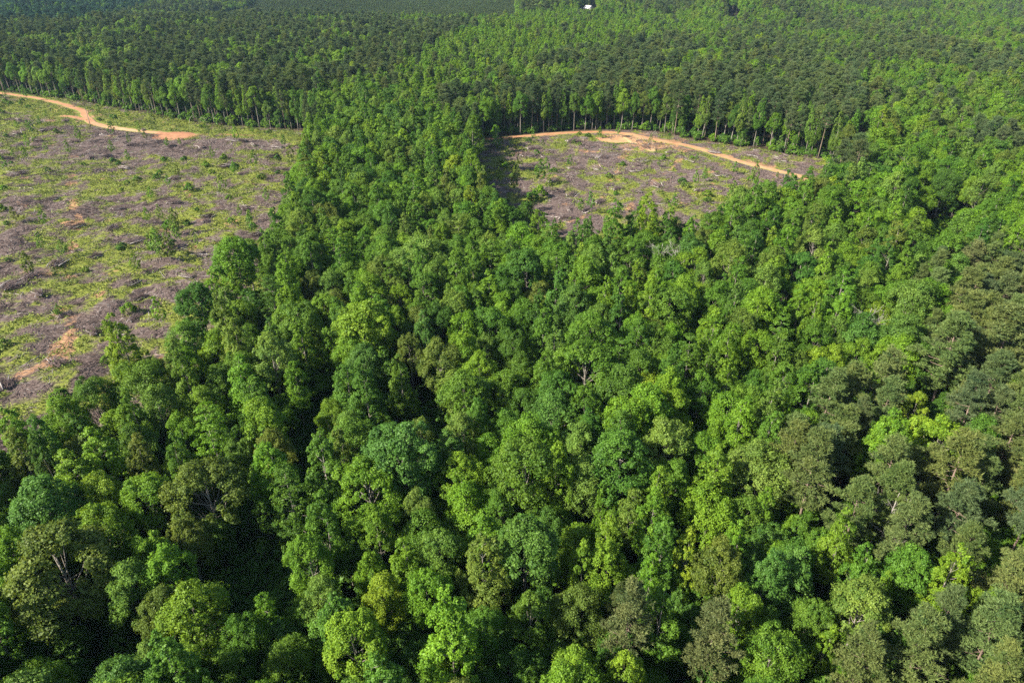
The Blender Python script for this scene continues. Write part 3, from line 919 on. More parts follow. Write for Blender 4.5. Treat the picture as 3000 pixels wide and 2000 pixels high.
def context(i):
    t = TREES[i]
    if EB[i] < 7 and TV[i] < 330:
        return 'in treeline behind red road'
    if ES[i] < 7 and TV[i] < 400:
        return 'in treeline beyond curving road'
    if EB[i] < 7:
        return 'at larger clearing edge'
    if ES[i] < 7:
        return 'at smaller clearing edge'
    if LANE_D[i] < 8:
        return 'by the dark lane'
    if HOL_D[i] < 8:
        return 'by the shaded hollow'
    if t['z'] in (4, 5):
        return 'within the pine stand'
    if TV[i] < 330:
        return 'in wood behind clearings'
    if EB[i] < 45 and ES[i] < 75 and TV[i] < 560:
        return 'in strip between clearings'
    if TU[i] > 2050 and TV[i] < 700:
        return 'beyond the overgrown opening'
    return 'in the mixed wood'

SHORT = {'round': 'round-headed', 'pointed': 'pointed', 'fine': 'fine-leaved', 'spreading': 'spreading', 'tiered': 'tiered', 'pine': 'pine'}
NOUN = {'round': 'round-headed tree', 'pointed': 'pointed tree', 'fine': 'fine-leaved tree', 'spreading': 'lumpy spreading tree', 'tiered': 'tiered tree', 'pine': 'tufted pine'}
def neighbour(i, ids):
    """the nearest other tree that looks different"""
    d = (TX[ids] - TX[i]) ** 2 + (TY[ids] - TY[i]) ** 2
    for j in ids[np.argsort(d)[:14]]:
        if j != i and (TREES[j]['k'], TREES[j]['c']) != (TREES[i]['k'], TREES[i]['c']):
            return j
    return None

def spawn_tree(i, ids):
    t = TREES[i]
    p = PROTO[t['k']][t['pv']]
    ctx = context(i)
    root = bpy.data.objects.new(NAME[t['k']], None)
    root.empty_display_size = 0.5
    root.location = (t['x'], t['y'], float(TZ[i]) - 0.05)
    root.rotation_euler = (random.uniform(-0.04, 0.04), random.uniform(-0.04, 0.04), random.uniform(0, 6.283))
    root.scale = (t['s'], t['s'], t['sz'])
    COL.objects.link(root)
    size = 'large ' if t['s'] > 1.18 else ('small ' if t['s'] < 0.86 else '')
    j = neighbour(i, ids)
    nb = '' if j is None else 'beside %s %s ' % (WORD[TREES[j]['c']].replace('pale soft', 'pale'), NOUN[TREES[j]['k']].replace('lumpy ', ''))
    lab = '%s%s %s %s%s' % (size, WORD[t['c']].replace('pale soft', 'pale'), NOUN[t['k']], nb, ctx)
    tag(root, lab, 'pine' if t['k'] == 'pine' else 'tree', SHORT[t['k']] + ' trees of the wood')
    link('trunk', p['trunk'], root)
    c = link('crown', p['crown'], root)
    c['tint'] = list(tone_of(t))

def forest_stuff(name, idxs, kinds, label):
    """the trees past the three hundred largest of a kind: one object, instanced"""
    coll = bpy.data.collections.new(name + '_models')
    order = {}
    for k in kinds:
        for j, p in enumerate(PROTO[k]):
            order[(k, j)] = len(order)
            ob = bpy.data.objects.new('m%03d' % order[(k, j)] + name, p['both'])
            coll.objects.link(ob)
    me = bpy.data.meshes.new(name)
    n = len(idxs)
    me.vertices.add(n)
    P = np.stack([TX[idxs], TY[idxs], TZ[idxs] - 0.05], 1).astype(np.float32)
    me.vertices.foreach_set('co', P.ravel())
    a = me.attributes.new('pick', 'INT', 'POINT'); a.data.foreach_set('value', np.array([order[(TREES[i]['k'], TREES[i]['pv'])] for i in idxs], np.int32))
    a = me.attributes.new('turn', 'FLOAT_VECTOR', 'POINT'); a.data.foreach_set('vector', np.stack([RNG.uniform(-.04, .04, n), RNG.uniform(-.04, .04, n), RNG.uniform(0, 6.283, n)], 1).astype(np.float32).ravel())
    a = me.attributes.new('size', 'FLOAT_VECTOR', 'POINT'); a.data.foreach_set('vector', np.array([(TREES[i]['s'], TREES[i]['s'], TREES[i]['sz']) for i in idxs], np.float32).ravel())
    a = me.attributes.new('tint', 'FLOAT_COLOR', 'POINT'); a.data.foreach_set('color', np.array([(*tone_of(TREES[i]), 1) for i in idxs], np.float32).ravel())
    return instancer(name, me, coll, label)

def instancer(name, me, coll, label):
    ng = bpy.data.node_groups.new(name + '_scatter', 'GeometryNodeTree')
    ng.interface.new_socket('Geometry', in_out='INPUT', socket_type='NodeSocketGeometry')
    ng.interface.new_socket('Geometry', in_out='OUTPUT', socket_type='NodeSocketGeometry')
    N = ng.nodes; L = ng.links
    gi = N.new('NodeGroupInput'); go = N.new('NodeGroupOutput')
    ci = N.new('GeometryNodeCollectionInfo'); ci.inputs['Collection'].default_value = coll
    ci.inputs['Separate Children'].default_value = True; ci.inputs['Reset Children'].default_value = True
    iop = N.new('GeometryNodeInstanceOnPoints'); iop.inputs['Pick Instance'].default_value = True
    def named(nm, ty):
        a = N.new('GeometryNodeInputNamedAttribute'); a.data_type = ty; a.inputs['Name'].default_value = nm
        return a.outputs['Attribute']
    e2r = N.new('FunctionNodeEulerToRotation')
    L.new(gi.outputs[0], iop.inputs['Points']); L.new(ci.outputs[0], iop.inputs['Instance'])
    L.new(named('pick', 'INT'), iop.inputs['Instance Index'])
    L.new(named('turn', 'FLOAT_VECTOR'), e2r.inputs[0]); L.new(e2r.outputs[0], iop.inputs['Rotation'])
    L.new(named('size', 'FLOAT_VECTOR'), iop.inputs['Scale'])
    L.new(iop.outputs[0], go.inputs[0])
    o = link(name, me)
    md = o.modifiers.new('scatter', 'NODES'); md.node_group = ng
    stuff(o, label, 'forest')
    return o

def build_forest():
    vis = (TU > -60) & (TU < 2412) & (TV > -40) & (TV < 1700)
    score = np.array([t['s'] * PROTO[t['k']][t['pv']]['R'] for t in TREES]) / TF
    score = score * np.where((EB < 5) | (ES < 5), 2.2, 1.0)
    solo = set()
    for k in NAME:
        idx = [i for i in range(len(TREES)) if TREES[i]['k'] == k and vis[i]]
        idx.sort(key=lambda i: -score[i])
        solo.update(idx[:300])
        if idx[:300]:
            print(k, len(idx), 'farthest individual', max(TF[i] for i in idx[:300]))
    ids = np.array(sorted(solo))
    for i in ids:
        spawn_tree(int(i), ids)
    rest = [i for i in range(len(TREES)) if i not in solo]
    hard = [i for i in rest if TREES[i]['k'] != 'pine']
    pin = [i for i in rest if TREES[i]['k'] == 'pine']
    forest_stuff('broadleaf_forest', hard, ['round', 'pointed', 'fine', 'spreading', 'tiered'], 'mass of green broadleaf treetops stretching away behind the clearings')
    forest_stuff('pine_forest', pin, ['pine'], 'mass of dark grey-green pine tops stretching away behind the clearings')
build_forest()

# ------------------------------------------------------------------ undergrowth between the trunks: nobody could count it
def build_undergrowth():
    n = 20000
    y = np.concatenate([15 + 400 * np.sqrt(RNG.random(n - 5000)), RNG.uniform(10, 125, 5000)]); x = (RNG.random(n) * 2 - 1) * (0.80 * y + 40)
    rd = road_d(x, y)
    cl = clear_mask(x, y)
    ok = ~cl & (rd > 2.0) & (dist_line(x, y, LANE) > 3.0)
    x, y = x[ok], y[ok]
    big = RNG.random(len(x)) < 0.6
    opening = in_poly(x, y, OPENING)
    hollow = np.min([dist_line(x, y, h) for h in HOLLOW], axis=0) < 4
    eb, es = edge_distance(x, y)
    edge = (np.minimum(eb, es) < 9) & (y > 215)
    for (qx, qy, qr) in SHADE_SPOTS:
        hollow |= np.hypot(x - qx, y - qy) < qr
    big &= ~opening & ~hollow & ~(edge & (RNG.random(len(x)) < 0.6))
    names = [('round', j) for j in range(5)] + [('shrub', j) for j in range(3)]
    coll = bpy.data.collections.new('undergrowth_models')
    for q, (k, j) in enumerate(names):
        coll.objects.link(bpy.data.objects.new('m%03du' % q, PROTO[k][j]['both']))
    me = bpy.data.meshes.new('undergrowth')
    n = len(x)
    me.vertices.add(n); me.vertices.foreach_set('co', np.stack([x, y, height(x, y) - 0.1], 1).astype(np.float32).ravel())
    pk = np.where(big, RNG.integers(0, 5, n), RNG.integers(5, 8, n)).astype(np.int32)
    a = me.attributes.new('pick', 'INT', 'POINT'); a.data.foreach_set('value', pk)
    a = me.attributes.new('turn', 'FLOAT_VECTOR', 'POINT'); a.data.foreach_set('vector', np.stack([np.zeros(n), np.zeros(n), RNG.uniform(0, 6.283, n)], 1).astype(np.float32).ravel())
    sc = np.where(big, RNG.uniform(0.36, 0.66, n), RNG.uniform(0.7, 1.5, n))
    sz = np.where(big, RNG.uniform(0.38, 0.6, n), RNG.uniform(0.7, 1.3, n))
    a = me.attributes.new('size', 'FLOAT_VECTOR', 'POINT'); a.data.foreach_set('vector', np.stack([sc, sc, sz], 1).astype(np.float32).ravel())
    keys = ['mid', 'deep', 'bright', 'blue']
    pick_c = RNG.choice(4, n, p=[0.45, 0.30, 0.15, 0.10])
    pick_c = np.where(hollow, 1, pick_c)  # hollow shrubs all take the deep tint: shade put into their colour
    col = np.array([(*PAL[keys[c]], 1) for c in pick_c], np.float32) * np.append(np.ones(3), 1).astype(np.float32)
    a = me.attributes.new('tint', 'FLOAT_COLOR', 'POINT'); a.data.foreach_set('color', col.ravel())
    instancer('undergrowth', me, coll, 'green undergrowth filling the gaps between the trunks')
build_undergrowth()

# ------------------------------------------------------------------ the cut-over clearings
def scatter(n, poly, fn=None):
    P = np.array(poly); lo, hi = P.min(0), P.max(0)
    out = []
    while sum(len(o) for o in out) < n:
        q = lo + RNG.random((n * 3, 2)) * (hi - lo)
        u, v, f = picture_of(q[:, 0], q[:, 1], 0.0)
        k = in_poly(q[:, 0], q[:, 1], poly) & (u > -120) & (u < 2450)
        k &= road_d(q[:, 0], q[:, 1]) > 0.4
        q = q[k]
        if fn is not None:
            q = q[RNG.random(len(q)) < fn(q[:, 0], q[:, 1])]
        out.append(q)
    return np.concatenate(out)[:n]

brown = lambda x, y: np.clip((0.62 - grass_field(x, y)) * 5, 0.06, 1)
green = lambda x, y: np.clip((grass_field(x, y) - 0.45) * 6, 0.0, 1)

def build_slash(name, poly, n, label):
    q = scatter(n, poly, brown)
    n = len(q)
    z = ground_z(q[:, 0], q[:, 1])
    # neighbouring pieces lie roughly the same way, as the machine left them
    a = vnoise(q[:, 0] / 9, q[:, 1] / 9, 91) * 9.0 + RNG.normal(size=n) * 0.55
    L = RNG.uniform(0.5, 2.6, n) * (0.6 + 0.8 * RNG.random(n) ** 3)
    r = RNG.uniform(0.025, 0.075, n)
    tilt = RNG.normal(size=n) * 0.16
    d = np.stack([np.cos(a) * np.cos(tilt), np.sin(a) * np.cos(tilt), np.sin(tilt)], 1)
    c = np.stack([q[:, 0], q[:, 1], z + RNG.uniform(0.05, 0.38, n)], 1)
    side = np.stack([-np.sin(a), np.cos(a), np.zeros(n)], 1)
    up = np.cross(d, side)
    V = []
    for e, k in ((-0.5, 1.0), (0.5, 0.55)):
        for w in range(3):
            th = w * 2.0944
            V.append(c + d * (L * e)[:, None] + (side * math.cos(th) + up * math.sin(th)) * (r * k)[:, None])
    V = np.stack(V, 1).reshape(-1, 3)
    b = (np.arange(n) * 6)[:, None]
    F = np.concatenate([b + np.array([[0, 1, 4, 3]]), b + np.array([[1, 2, 5, 4]]), b + np.array([[2, 0, 3, 5]])])
    m = RNG.random(n) < 0.13
    me = mesh_from(name, V, [F], [M_TWIG, M_DEAD], mat_idx=np.tile(m.astype(int), 3))
    stuff(link(name, me), label, 'debris')
build_slash('logging_debris', big_clear, 46000, 'grey-brown twigs and broken branches strewn over the larger clearing')
build_slash('logging_debris', small_clear, 24000, 'grey-brown twigs and broken branches strewn over the smaller clearing')

def herb_material():
    m, nt, bsdf, out = nodes_of('herb_leaf')
    var = attr(nt, 'var').outputs['Fac']
    nt.links.new(ramp(nt, var, [(0.0, (0.060, 0.095, 0.016)), (0.5, (0.125, 0.165, 0.022)), (1.0, (0.22, 0.245, 0.03))]), bsdf.inputs['Base Color'])
    bsdf.inputs['Roughness'].default_value = 0.6; bsdf.inputs['Specular IOR Level'].default_value = 0.2
    return m
M_HERB = herb_material()
def build_herbs(name, poly, n, per, label):
    q = scatter(n, poly, green)
    n = len(q)
    z = ground_z(q[:, 0], q[:, 1])
    idx = np.repeat(np.arange(n), per)
    w = (RNG.uniform(0.25, 0.7, n) * (1 + 0.8 * (RNG.random(n) < 0.1)))[idx]
    o = RNG.normal(size=(len(idx), 2)) * w[:, None] * 0.5
    h = RNG.uniform(0.02, 1.25, len(idx)) * w
    C = np.stack([q[idx, 0] + o[:, 0], q[idx, 1] + o[:, 1], z[idx] + h], 1)
    N = unit(len(idx), RNG) * 0.8 + np.array([0, 0, 0.7]); N /= np.linalg.norm(N, axis=1)[:, None]
    V, F = leaf_quads(C, N, RNG.uniform(0.2, 0.5, len(idx)), RNG, 0.5)
    var = np.clip(vnoise(q[:, 0] / 8, q[:, 1] / 8, 97)[idx] * 0.7 + 0.15 + RNG.normal(size=len(idx)) * 0.15, 0, 1)
    me = mesh_from(name, V, [F], [M_HERB], face_attr={'var': var})
    stuff(link(name, me), label, 'ground cover')
build_herbs('grass_and_weeds', big_clear, 24000, 7, 'bright yellow-green grass and weeds growing in the larger clearing')
build_herbs('grass_and_weeds', small_clear, 7500, 7, 'bright yellow-green grass and weeds growing in the smaller clearing')

def log_mesh(seed, L, r, stubs):
    rng = np.random.default_rng(seed)
    T = Tubes()
    k = 6
    bend = rng.normal() * 0.05 * L
    pts = [(L * (t - 0.5), bend * math.sin(t * math.pi) + rng.normal() * 0.03, r * 0.9 + 0.10 * rng.normal() * 0.3) for t in np.linspace(0, 1, k)]
    T.add(pts, [r * (1 - 0.55 * t) for t in np.linspace(0, 1, k)], 7)
    for j in range(stubs):
        t = rng.uniform(0.3, 0.95); p = np.array([L * (t - 0.5), bend * math.sin(t * math.pi), r])
        e = p + np.array([rng.uniform(0.3, 1.0), rng.choice([-1, 1]) * rng.uniform(0.3, 1.1), rng.uniform(0.1, 0.8)]) * 0.13 * L
        T.add([p, (p + e) / 2 + rng.normal(size=3) * 0.05, e], [r * 0.4, r * 0.3, r * 0.14], 5)
    return T
LOGS = []
for i in range(8):
    mt = (M_DEAD, M_TWIG)[i % 2]
    LOGS.append(log_mesh(900 + i, (5.5, 7.5, 4.0, 9.0)[i % 4], (0.10, 0.13, 0.09, 0.14)[i % 4], (2, 4, 0, 6)[i % 4]).mesh('log', mt))
LOGWORD = ['bleached medium log with two stubs', 'brown long log with branch stubs', 'bleached short bare log', 'brown very long branchy log',
           'bleached medium log with crooked stubs', 'brown long log with bent top', 'bleached short smooth pole', 'brown very long log with many limbs']

def near_words(x, y, where):
    g = float(grass_field(x, y)); rdd = float(road_d(x, y)); eb, es = edge_distance(np.array([x]), np.array([y]))
    e = float(min(eb[0], es[0]))
    if rdd < 7:
        return 'beside the dirt road of the %s clearing' % where
    if e < 9:
        return 'at the wooded edge of the %s clearing' % where
    if g > 0.56:
        return 'on a green patch of the %s clearing' % where
    return 'among brown debris in the %s clearing' % where

def put_log(x, y, a, k, where, s=1.0):
    o = link('fallen_log', LOGS[k], None, (x, y, float(ground_z(x, y)) + 0.12), (random.uniform(-0.05, 0.05), random.uniform(-0.06, 0.06), a), (s, s, s))
    lab = LOGWORD[k] + ' lying ' + near_words(x, y, where)
    tag(o, lab, 'log', 'felled logs in the %s clearing' % where)
def build_logs():
    n = 0
    for poly, cnt, where in ((big_clear, 175, 'larger'), (small_clear, 105, 'smaller')):
        c = scatter(cnt // 3, poly, brown)
        for (x, y) in c:
            a0 = float(vnoise(x / 9, y / 9, 91)) * 9.0
            for j in range(random.choice((2, 3, 3, 4))):
                dx, dy = random.gauss(0, 1.6), random.gauss(0, 1.6)
                if not bool(clear_mask(np.array([x + dx]), np.array([y + dy]))[0]):
                    continue
                put_log(x + dx, y + dy, a0 + random.gauss(0, 0.35), random.randrange(8), where, random.uniform(0.65, 1.15))
                n += 1
    print('logs', n)
build_logs()

def pile_protos():
    out = []
    for i in range(5):
        rng = np.random.default_rng(950 + i)
        T = Tubes()
        L = 5.0
        for j in range(150):
            # butts gathered low at one end, tops fanning out
            b = np.array([rng.uniform(-2.4, 0.8), rng.normal() * 0.55, rng.uniform(0.0, 0.9)])
            fan = rng.normal() * 0.38
            ln = rng.uniform(1.0, 3.0)
            e = b + np.array([math.cos(fan) * ln, math.sin(fan) * ln, rng.uniform(-0.1, 0.75)])
            T.add([b, (b + e) / 2 + rng.normal(size=3) * 0.1, e], [0.045, 0.032, 0.012], 3, False)
        tw = T.mesh('twigs', M_TWIG, False)
        br = []
        for j in range(5):
            B = Tubes()
            b = np.array([rng.uniform(-2.8, -1.6), rng.normal() * 0.6, rng.uniform(0.15, 0.7)])
            e = b + np.array([rng.uniform(2.6, 4.6), rng.normal() * 0.8, rng.uniform(-0.1, 0.7)])
            B.add([b, b * 0.6 + e * 0.4 + rng.normal(size=3) * 0.12, e], [0.13, 0.10, 0.04], 6)
            br.append(B.mesh('branch', M_LOG if j % 2 else M_DEAD))
        out.append((tw, br))
    return out
PILES = pile_protos()
PILEWORD = ['low dark brush pile', 'fanned brown brush pile', 'tangled grey brush pile', 'long brown heap of branches', 'dense dark heap of felled tops']
def put_pile(u, v, where, s=1.0, a=None):
    x, y = ground_at(u, v)
    k = random.randrange(5)
    tw, br = PILES[k]
    root = bpy.data.objects.new('brush_pile', None)
    root.location = (x, y, float(ground_z(x, y)))
    root.rotation_euler = (0, 0, random.uniform(0, 6.28) if a is None else a)
    root.scale = (s, s, s * random.uniform(0.8, 1.1))
    COL.objects.link(root)
    stuff(link('twigs', tw, root))
    for b in br:
        link('branch', b, root)
    size = 'large ' if s > 1.15 else ('small ' if s < 0.85 else '')
    tag(root, size + PILEWORD[k] + ' ' + near_words(x, y, where), 'brush pile', 'brush piles in the %s clearing' % where)
for (u, v, s, a) in ((1302, 500, 1.2, 0.5), (1354, 484, 1.2, 0.75), (1378, 462, 1.1, 1.0), (1398, 428, 1.0, 0.9), (1418, 438, 0.9, 0.8), (1312, 446, 1.1, 1.4), (1386, 364, 1.2, 0.7),
                  (1324, 386, 1.3, 0.2), (1354, 338, 0.9, 0.3), (1318, 328, 1.3, 0.4), (1502, 464, 1.2, 0.4), (1508, 430, 1.1, 2.0), (1228, 344, 1.4, 0.5), (1134, 338, 1.2, 0.6), (1210, 362, 1.2, 0.3),
                  (1370, 388, 1.1, 2.2), (1455, 395, 1.0, 0.2), (1470, 372, 1.2, 0.6), (1729, 357, 1.3, 2.8), (1789, 371, 1.3, 2.7), (1640, 352, 1.1, 2.9), (1545, 352, 1.1, 0.1), (1650, 404, 1.0, 0.2), (1270, 420, 1.0, 0.9), (1610, 440, 1.0, 0.2)):
    put_pile(u, v, 'smaller', s, a)
for (u, v, s) in ((150, 279, 1.1), (111, 300, 1.4), (172, 323, 0.9), (84, 326, 1.1), (37, 308, 1.2), (300, 335, 0.9), (247, 361, 0.9), (285, 386, 1.1), (536, 324, 1.4), (560, 328, 1.2), (620, 379, 0.9), (628, 361, 1.2), (518, 381, 1.2),
                  (561, 399, 0.9), (636, 338, 1.1), (461, 341, 1.2), (403, 413, 1.0), (181, 522, 1.0), (260, 528, 0.9), (132, 608, 1.1), (31, 666, 1.2), (92, 681, 0.9), (306, 654, 0.9), (324, 686, 0.8), (306, 556, 1.0), (70, 638, 1.2),
                  (129, 836, 0.9), (12, 886, 1.1), (306, 730, 0.8), (214, 764, 0.8), (400, 470, 0.9), (480, 500, 0.9), (560, 480, 1.0), (120, 460, 0.9), (220, 590, 0.8), (380, 560, 0.8), (590, 540, 0.9), (430, 640, 0.8), (50, 400, 1.0), (330, 300, 0.7)):
    put_pile(u, v, 'larger', s)

# ------------------------------------------------------------------ young trees and shrubs standing in the clearings
def put_young(x, y, kind, tone, s, sz, label, group, name):
    pv = random.randrange(len(PROTO[kind]))
    p = PROTO[kind][pv]
    root = bpy.data.objects.new(name, None)
    root.location = (x, y, float(ground_z(x, y)) - 0.05)
    root.rotation_euler = (random.uniform(-0.06, 0.06), random.uniform(-0.06, 0.06), random.uniform(0, 6.28))
    root.scale = (s, s, sz)
    COL.objects.link(root)
    link('stem', p['trunk'], root)
    c = link('foliage', p['crown'], root)
    c['tint'] = [v * random.uniform(0.9, 1.1) for v in PAL[tone]]
    tag(root, label, 'shrub' if name == 'shrub' else 'sapling', group)
    return root
def young_label(kind, tone, s, x, y, where):
    size = 'tall ' if s > 1.25 else ('low ' if s < 0.8 else '')
    return '%s%s %s %s' % (size, WORD[tone], 'leafy shrub' if kind == 'shrub' else 'thin sapling', near_words(x, y, where))
def build_young():
    for poly, cs, cb, where in ((big_clear, 80, 90, 'larger'), (small_clear, 42, 40, 'smaller')):
        for (x, y) in scatter(cs, poly):
            s = random.uniform(0.6, 1.35); tone = random.choice(('mid', 'soft', 'olive', 'bright'))
            put_young(x, y, 'sapling', tone, s * 0.9, s, young_label('sapling', tone, s, x, y, where), 'saplings in the %s clearing' % where, 'sapling')
        for (x, y) in scatter(cb, poly, green):
            s = random.uniform(0.4, 0.95); tone = random.choice(('mid', 'bright', 'deep', 'soft'))
            put_young(x, y, 'shrub', tone, s, s * 0.8, young_label('shrub', tone, s, x, y, where), 'shrubs in the %s clearing' % where, 'shrub')
    for (u, v, kind, tone, s, sz, where, lab) in (
            (372, 600, 'sapling', 'soft', 1.7, 1.75, 'larger', 'pale green bushy sapling, tallest of the clump in the larger clearing'),
            (396, 606, 'sapling', 'olive', 1.5, 1.4, 'larger', 'olive-green sapling beside the tallest sapling of the larger clearing'),
            (352, 590, 'sapling', 'soft', 1.3, 1.3, 'larger', 'smaller pale sapling in the clump with the tallest sapling'),
            (75, 640, 'sapling', 'olive', 1.2, 1.5, 'larger', 'olive-green sapling rising from a dark brush pile'),
            (262, 317, 'sapling', 'deep', 1.3, 1.1, 'larger', 'deep green bushy sapling beside the bend of the red dirt road'),
            (1181, 452, 'sapling', 'olive', 0.9, 2.0, 'smaller', 'thin tall olive-green sapling, one of a pair in tree shade'),
            (1188, 450, 'sapling', 'olive', 0.8, 1.8, 'smaller', 'shorter thin sapling of the pair standing in tree shade'),
            (1238, 430, 'sapling', 'deep', 1.6, 1.5, 'smaller', 'deep green sapling beside the shade in the smaller clearing'),
            (1240, 455, 'shrub', 'bright', 1.3, 1.1, 'smaller', 'bright green shrub beside the shade in the smaller clearing'),
            (1225, 462, 'shrub', 'mid', 1.2, 1.1, 'smaller', 'mid-green shrub below the deep green sapling by the shade'),
            (1140, 352, 'sapling', 'mid', 1.3, 2.2, 'smaller', 'tall thin sapling near the wooded strip and the road'),
            (1139, 320, 'shrub', 'bright', 1.3, 1.5, 'smaller', 'bright round shrub beside the orange end of the road'),
            (1940, 392, 'shrub', 'soft', 2.6, 2.4, 'smaller', 'large pale green thicket shrub where lane meets the dirt road'),
            (1915, 398, 'shrub', 'mid', 1.8, 1.6, 'smaller', 'mid-green shrub at the foot of the large thicket by the lane')):
        x, y = ground_at(u, v)
        put_young(x, y, kind, tone, s, sz, lab, '%ss in the %s clearing' % (kind, where), kind)
build_young()

def lone_tree():
    rng = np.random.default_rng(41)
    x, y = ground_at(208, 291)
    lb = [(np.array([rng.normal() * 0.45, rng.normal() * 0.45, z]), rng.uniform(0.5, 0.8)) for z in np.linspace(9.5, 15.5, 16)]
    cv, cf, var = crown_arrays(rng, lb, 6, 9, 0.24, cl_r=0.5)
    T = trunk_tubes(rng, 15.5, 0.16, [((0, 0, c[2] - 0.4), c) for c, r in lb[::2]], 0.08)
    root = bpy.data.objects.new('slender_tree', None)
    root.location = (x, y, float(ground_z(x, y)) - 0.05); COL.objects.link(root)
    link('trunk', T.mesh('trunk', M_BARK), root)
    c = link('crown', mesh_from('crown', cv, [cf], [M_FINE], face_attr={'var': var}), root); c['tint'] = [0.13, 0.12, 0.05]
    tag(root, 'lone slender bare-stemmed tree with brownish top beside the red dirt road', 'tree')
lone_tree()

def bent_saplings():
    for q, (u, v, a, h, w) in enumerate(((436, 283, 0.2, 3.2, 3.6), (461, 283, 0.1, 3.3, 3.2), (478, 290, 2.8, 3.4, 4.2))):
        rng = np.random.default_rng(60 + q)
        x, y = ground_at(u, v)
        T = Tubes()
        t = np.linspace(0, math.pi * 0.92, 12)
        P = np.stack([w * 0.5 * (1 - np.cos(t)), np.zeros(12), h * np.sin(t)], 1)
        T.add(P, np.linspace(0.09, 0.02, 12), 6)
        lb = [(P[i] + rng.normal(size=3) * 0.15, 0.45) for i in (6, 7, 8, 9, 10, 11)]
        cv, cf, var = crown_arrays(rng, lb, 6, 9, 0.22, cl_r=0.5)
        root = bpy.data.objects.new('bent_sapling', None)
        root.location = (x, y, float(ground_z(x, y)) - 0.05); root.rotation_euler = (0, 0, a); COL.objects.link(root)
        link('stem', T.mesh('stem', M_DEAD if q < 2 else M_BARK), root)
        c = link('foliage', mesh_from('foliage', cv, [cf], [M_LEAF], face_attr={'var': var}), root); c['tint'] = list(PAL['mid'])
        tag(root, ('sapling bent over in an arch, first beside the pale fallen log', 'pale sapling bent over in a narrow arch before the treeline', 'leafy sapling bent over in a wide drooping arch before the treeline')[q], 'sapling', 'arched saplings before the treeline')
bent_saplings()

def dead_tree(name, u, v, z, H, seed, lab):
    rng = np.random.default_rng(seed)
    x, y = ground_at(u, v, z)
    T = Tubes(); B = Tubes()
    T.add([(0, 0, -0.4), (0.15, 0.05, H * 0.3), (0.1, 0.2, H * 0.62), (0.3, 0.3, H)], [0.26, 0.21, 0.14, 0.03], 7)
    def grow(p, d, L, r, lev):
        m = p + d * L * 0.5 + rng.normal(size=3) * 0.06 * L
        e = p + d * L + rng.normal(size=3) * 0.08 * L
        B.add([p, m, e], [r, r * 0.75, r * 0.4], 5 if lev < 1 else 4, False)
        if lev < 3:
            for k in range(3 if lev < 2 else 2):
                q = p + (e - p) * rng.uniform(0.4, 1.0)
                nd = d + rng.normal(size=3) * 0.5 + np.array([0, 0, 0.22]); nd /= np.linalg.norm(nd)
                grow(q, nd, L * rng.uniform(0.5, 0.7), r * 0.55, lev + 1)
    for i in range(9):
        t = rng.uniform(0.35, 0.95)
        a = i * 2.4 + rng.normal() * 0.3
        d = np.array([math.cos(a), math.sin(a), rng.uniform(0.3, 1.0)]); d /= np.linalg.norm(d)
        grow(np.array([0.12, 0.12, H * t]), d, H * 0.19 * (1.3 - 0.6 * t), 0.07 * (1.3 - 0.7 * t), 0)
    root = bpy.data.objects.new(name, None)
    root.location = (x, y, hz(x, y)); COL.objects.link(root)
    link('trunk', T.mesh('trunk', M_SNAG), root); link('branches', B.mesh('branches', M_SNAG), root)
    tag(root, lab, 'dead tree')
dead_tree('dead_tree', 1516, 590, 12.5, 15.5, 5, 'leafless grey dead tree spreading bare branches among green treetops')
dead_tree('dead_tree', 1547, 600, 12.5, 15, 6, 'slimmer leafless grey tree beside the larger dead tree')
dead_tree('dead_tree', 1990, 744, 13, 16, 7, 'small leafless grey treetop between yellow-green trees and the pines')
dead_tree('dead_tree', 2052, 1165, 14, 16, 8, 'leafless grey treetop among the olive pines')
# a few more small heaps of tops, scattered
for poly, cnt, where in ((big_clear, 34, 'larger'), (small_clear, 14, 'smaller')):
    for (x, y) in scatter(cnt, poly, brown):
        u, v, f = picture_of(x, y, hz(x, y))
        put_pile(float(u), float(v), where, random.uniform(0.5, 0.85))

# ------------------------------------------------------------------ shrubs in the overgrown opening and along the treelines
def build_edge_shrubs():
    n = 0
    P = np.array(OPENING); lo, hi = P.min(0), P.max(0)
    while n < 46:
        q = lo + RNG.random(2) * (hi - lo)
        if not bool(in_poly(q[:1], q[1:], OPENING)[0]):
            continue
        s = random.uniform(0.7, 1.5); tone = random.choice(('mid', 'bright', 'deep', 'soft'))
        size = 'tall ' if s > 1.25 else ('low ' if s < 0.9 else '')
        put_young(q[0], q[1], 'shrub', tone, s, s, '%s%s leafy shrub in the overgrown opening beside the pines' % (size, WORD[tone]), 'shrubs in the overgrown opening', 'shrub')
        n += 1
build_edge_shrubs()

# ------------------------------------------------------------------ far buildings
M_WALL = plain('pale_siding', (0.62, 0.58, 0.52), 0.7)
M_ROOFM = plain('pale_metal_roof', (0.50, 0.47, 0.44), 0.45, 0.5, 0.06)
M_ROOFP = plain('faded_pink_roof', (0.48, 0.36, 0.33), 0.8)
M_BLUE = plain('blue_sheet_roof', (0.16, 0.30, 0.52), 0.5)
M_GLASS = plain('dark_window_glass', (0.03, 0.035, 0.04), 0.1, 0.6)
M_DOOR = plain('brown_door', (0.12, 0.08, 0.06), 0.6)
M_TRIM = plain('white_trim', (0.75, 0.75, 0.72), 0.6)

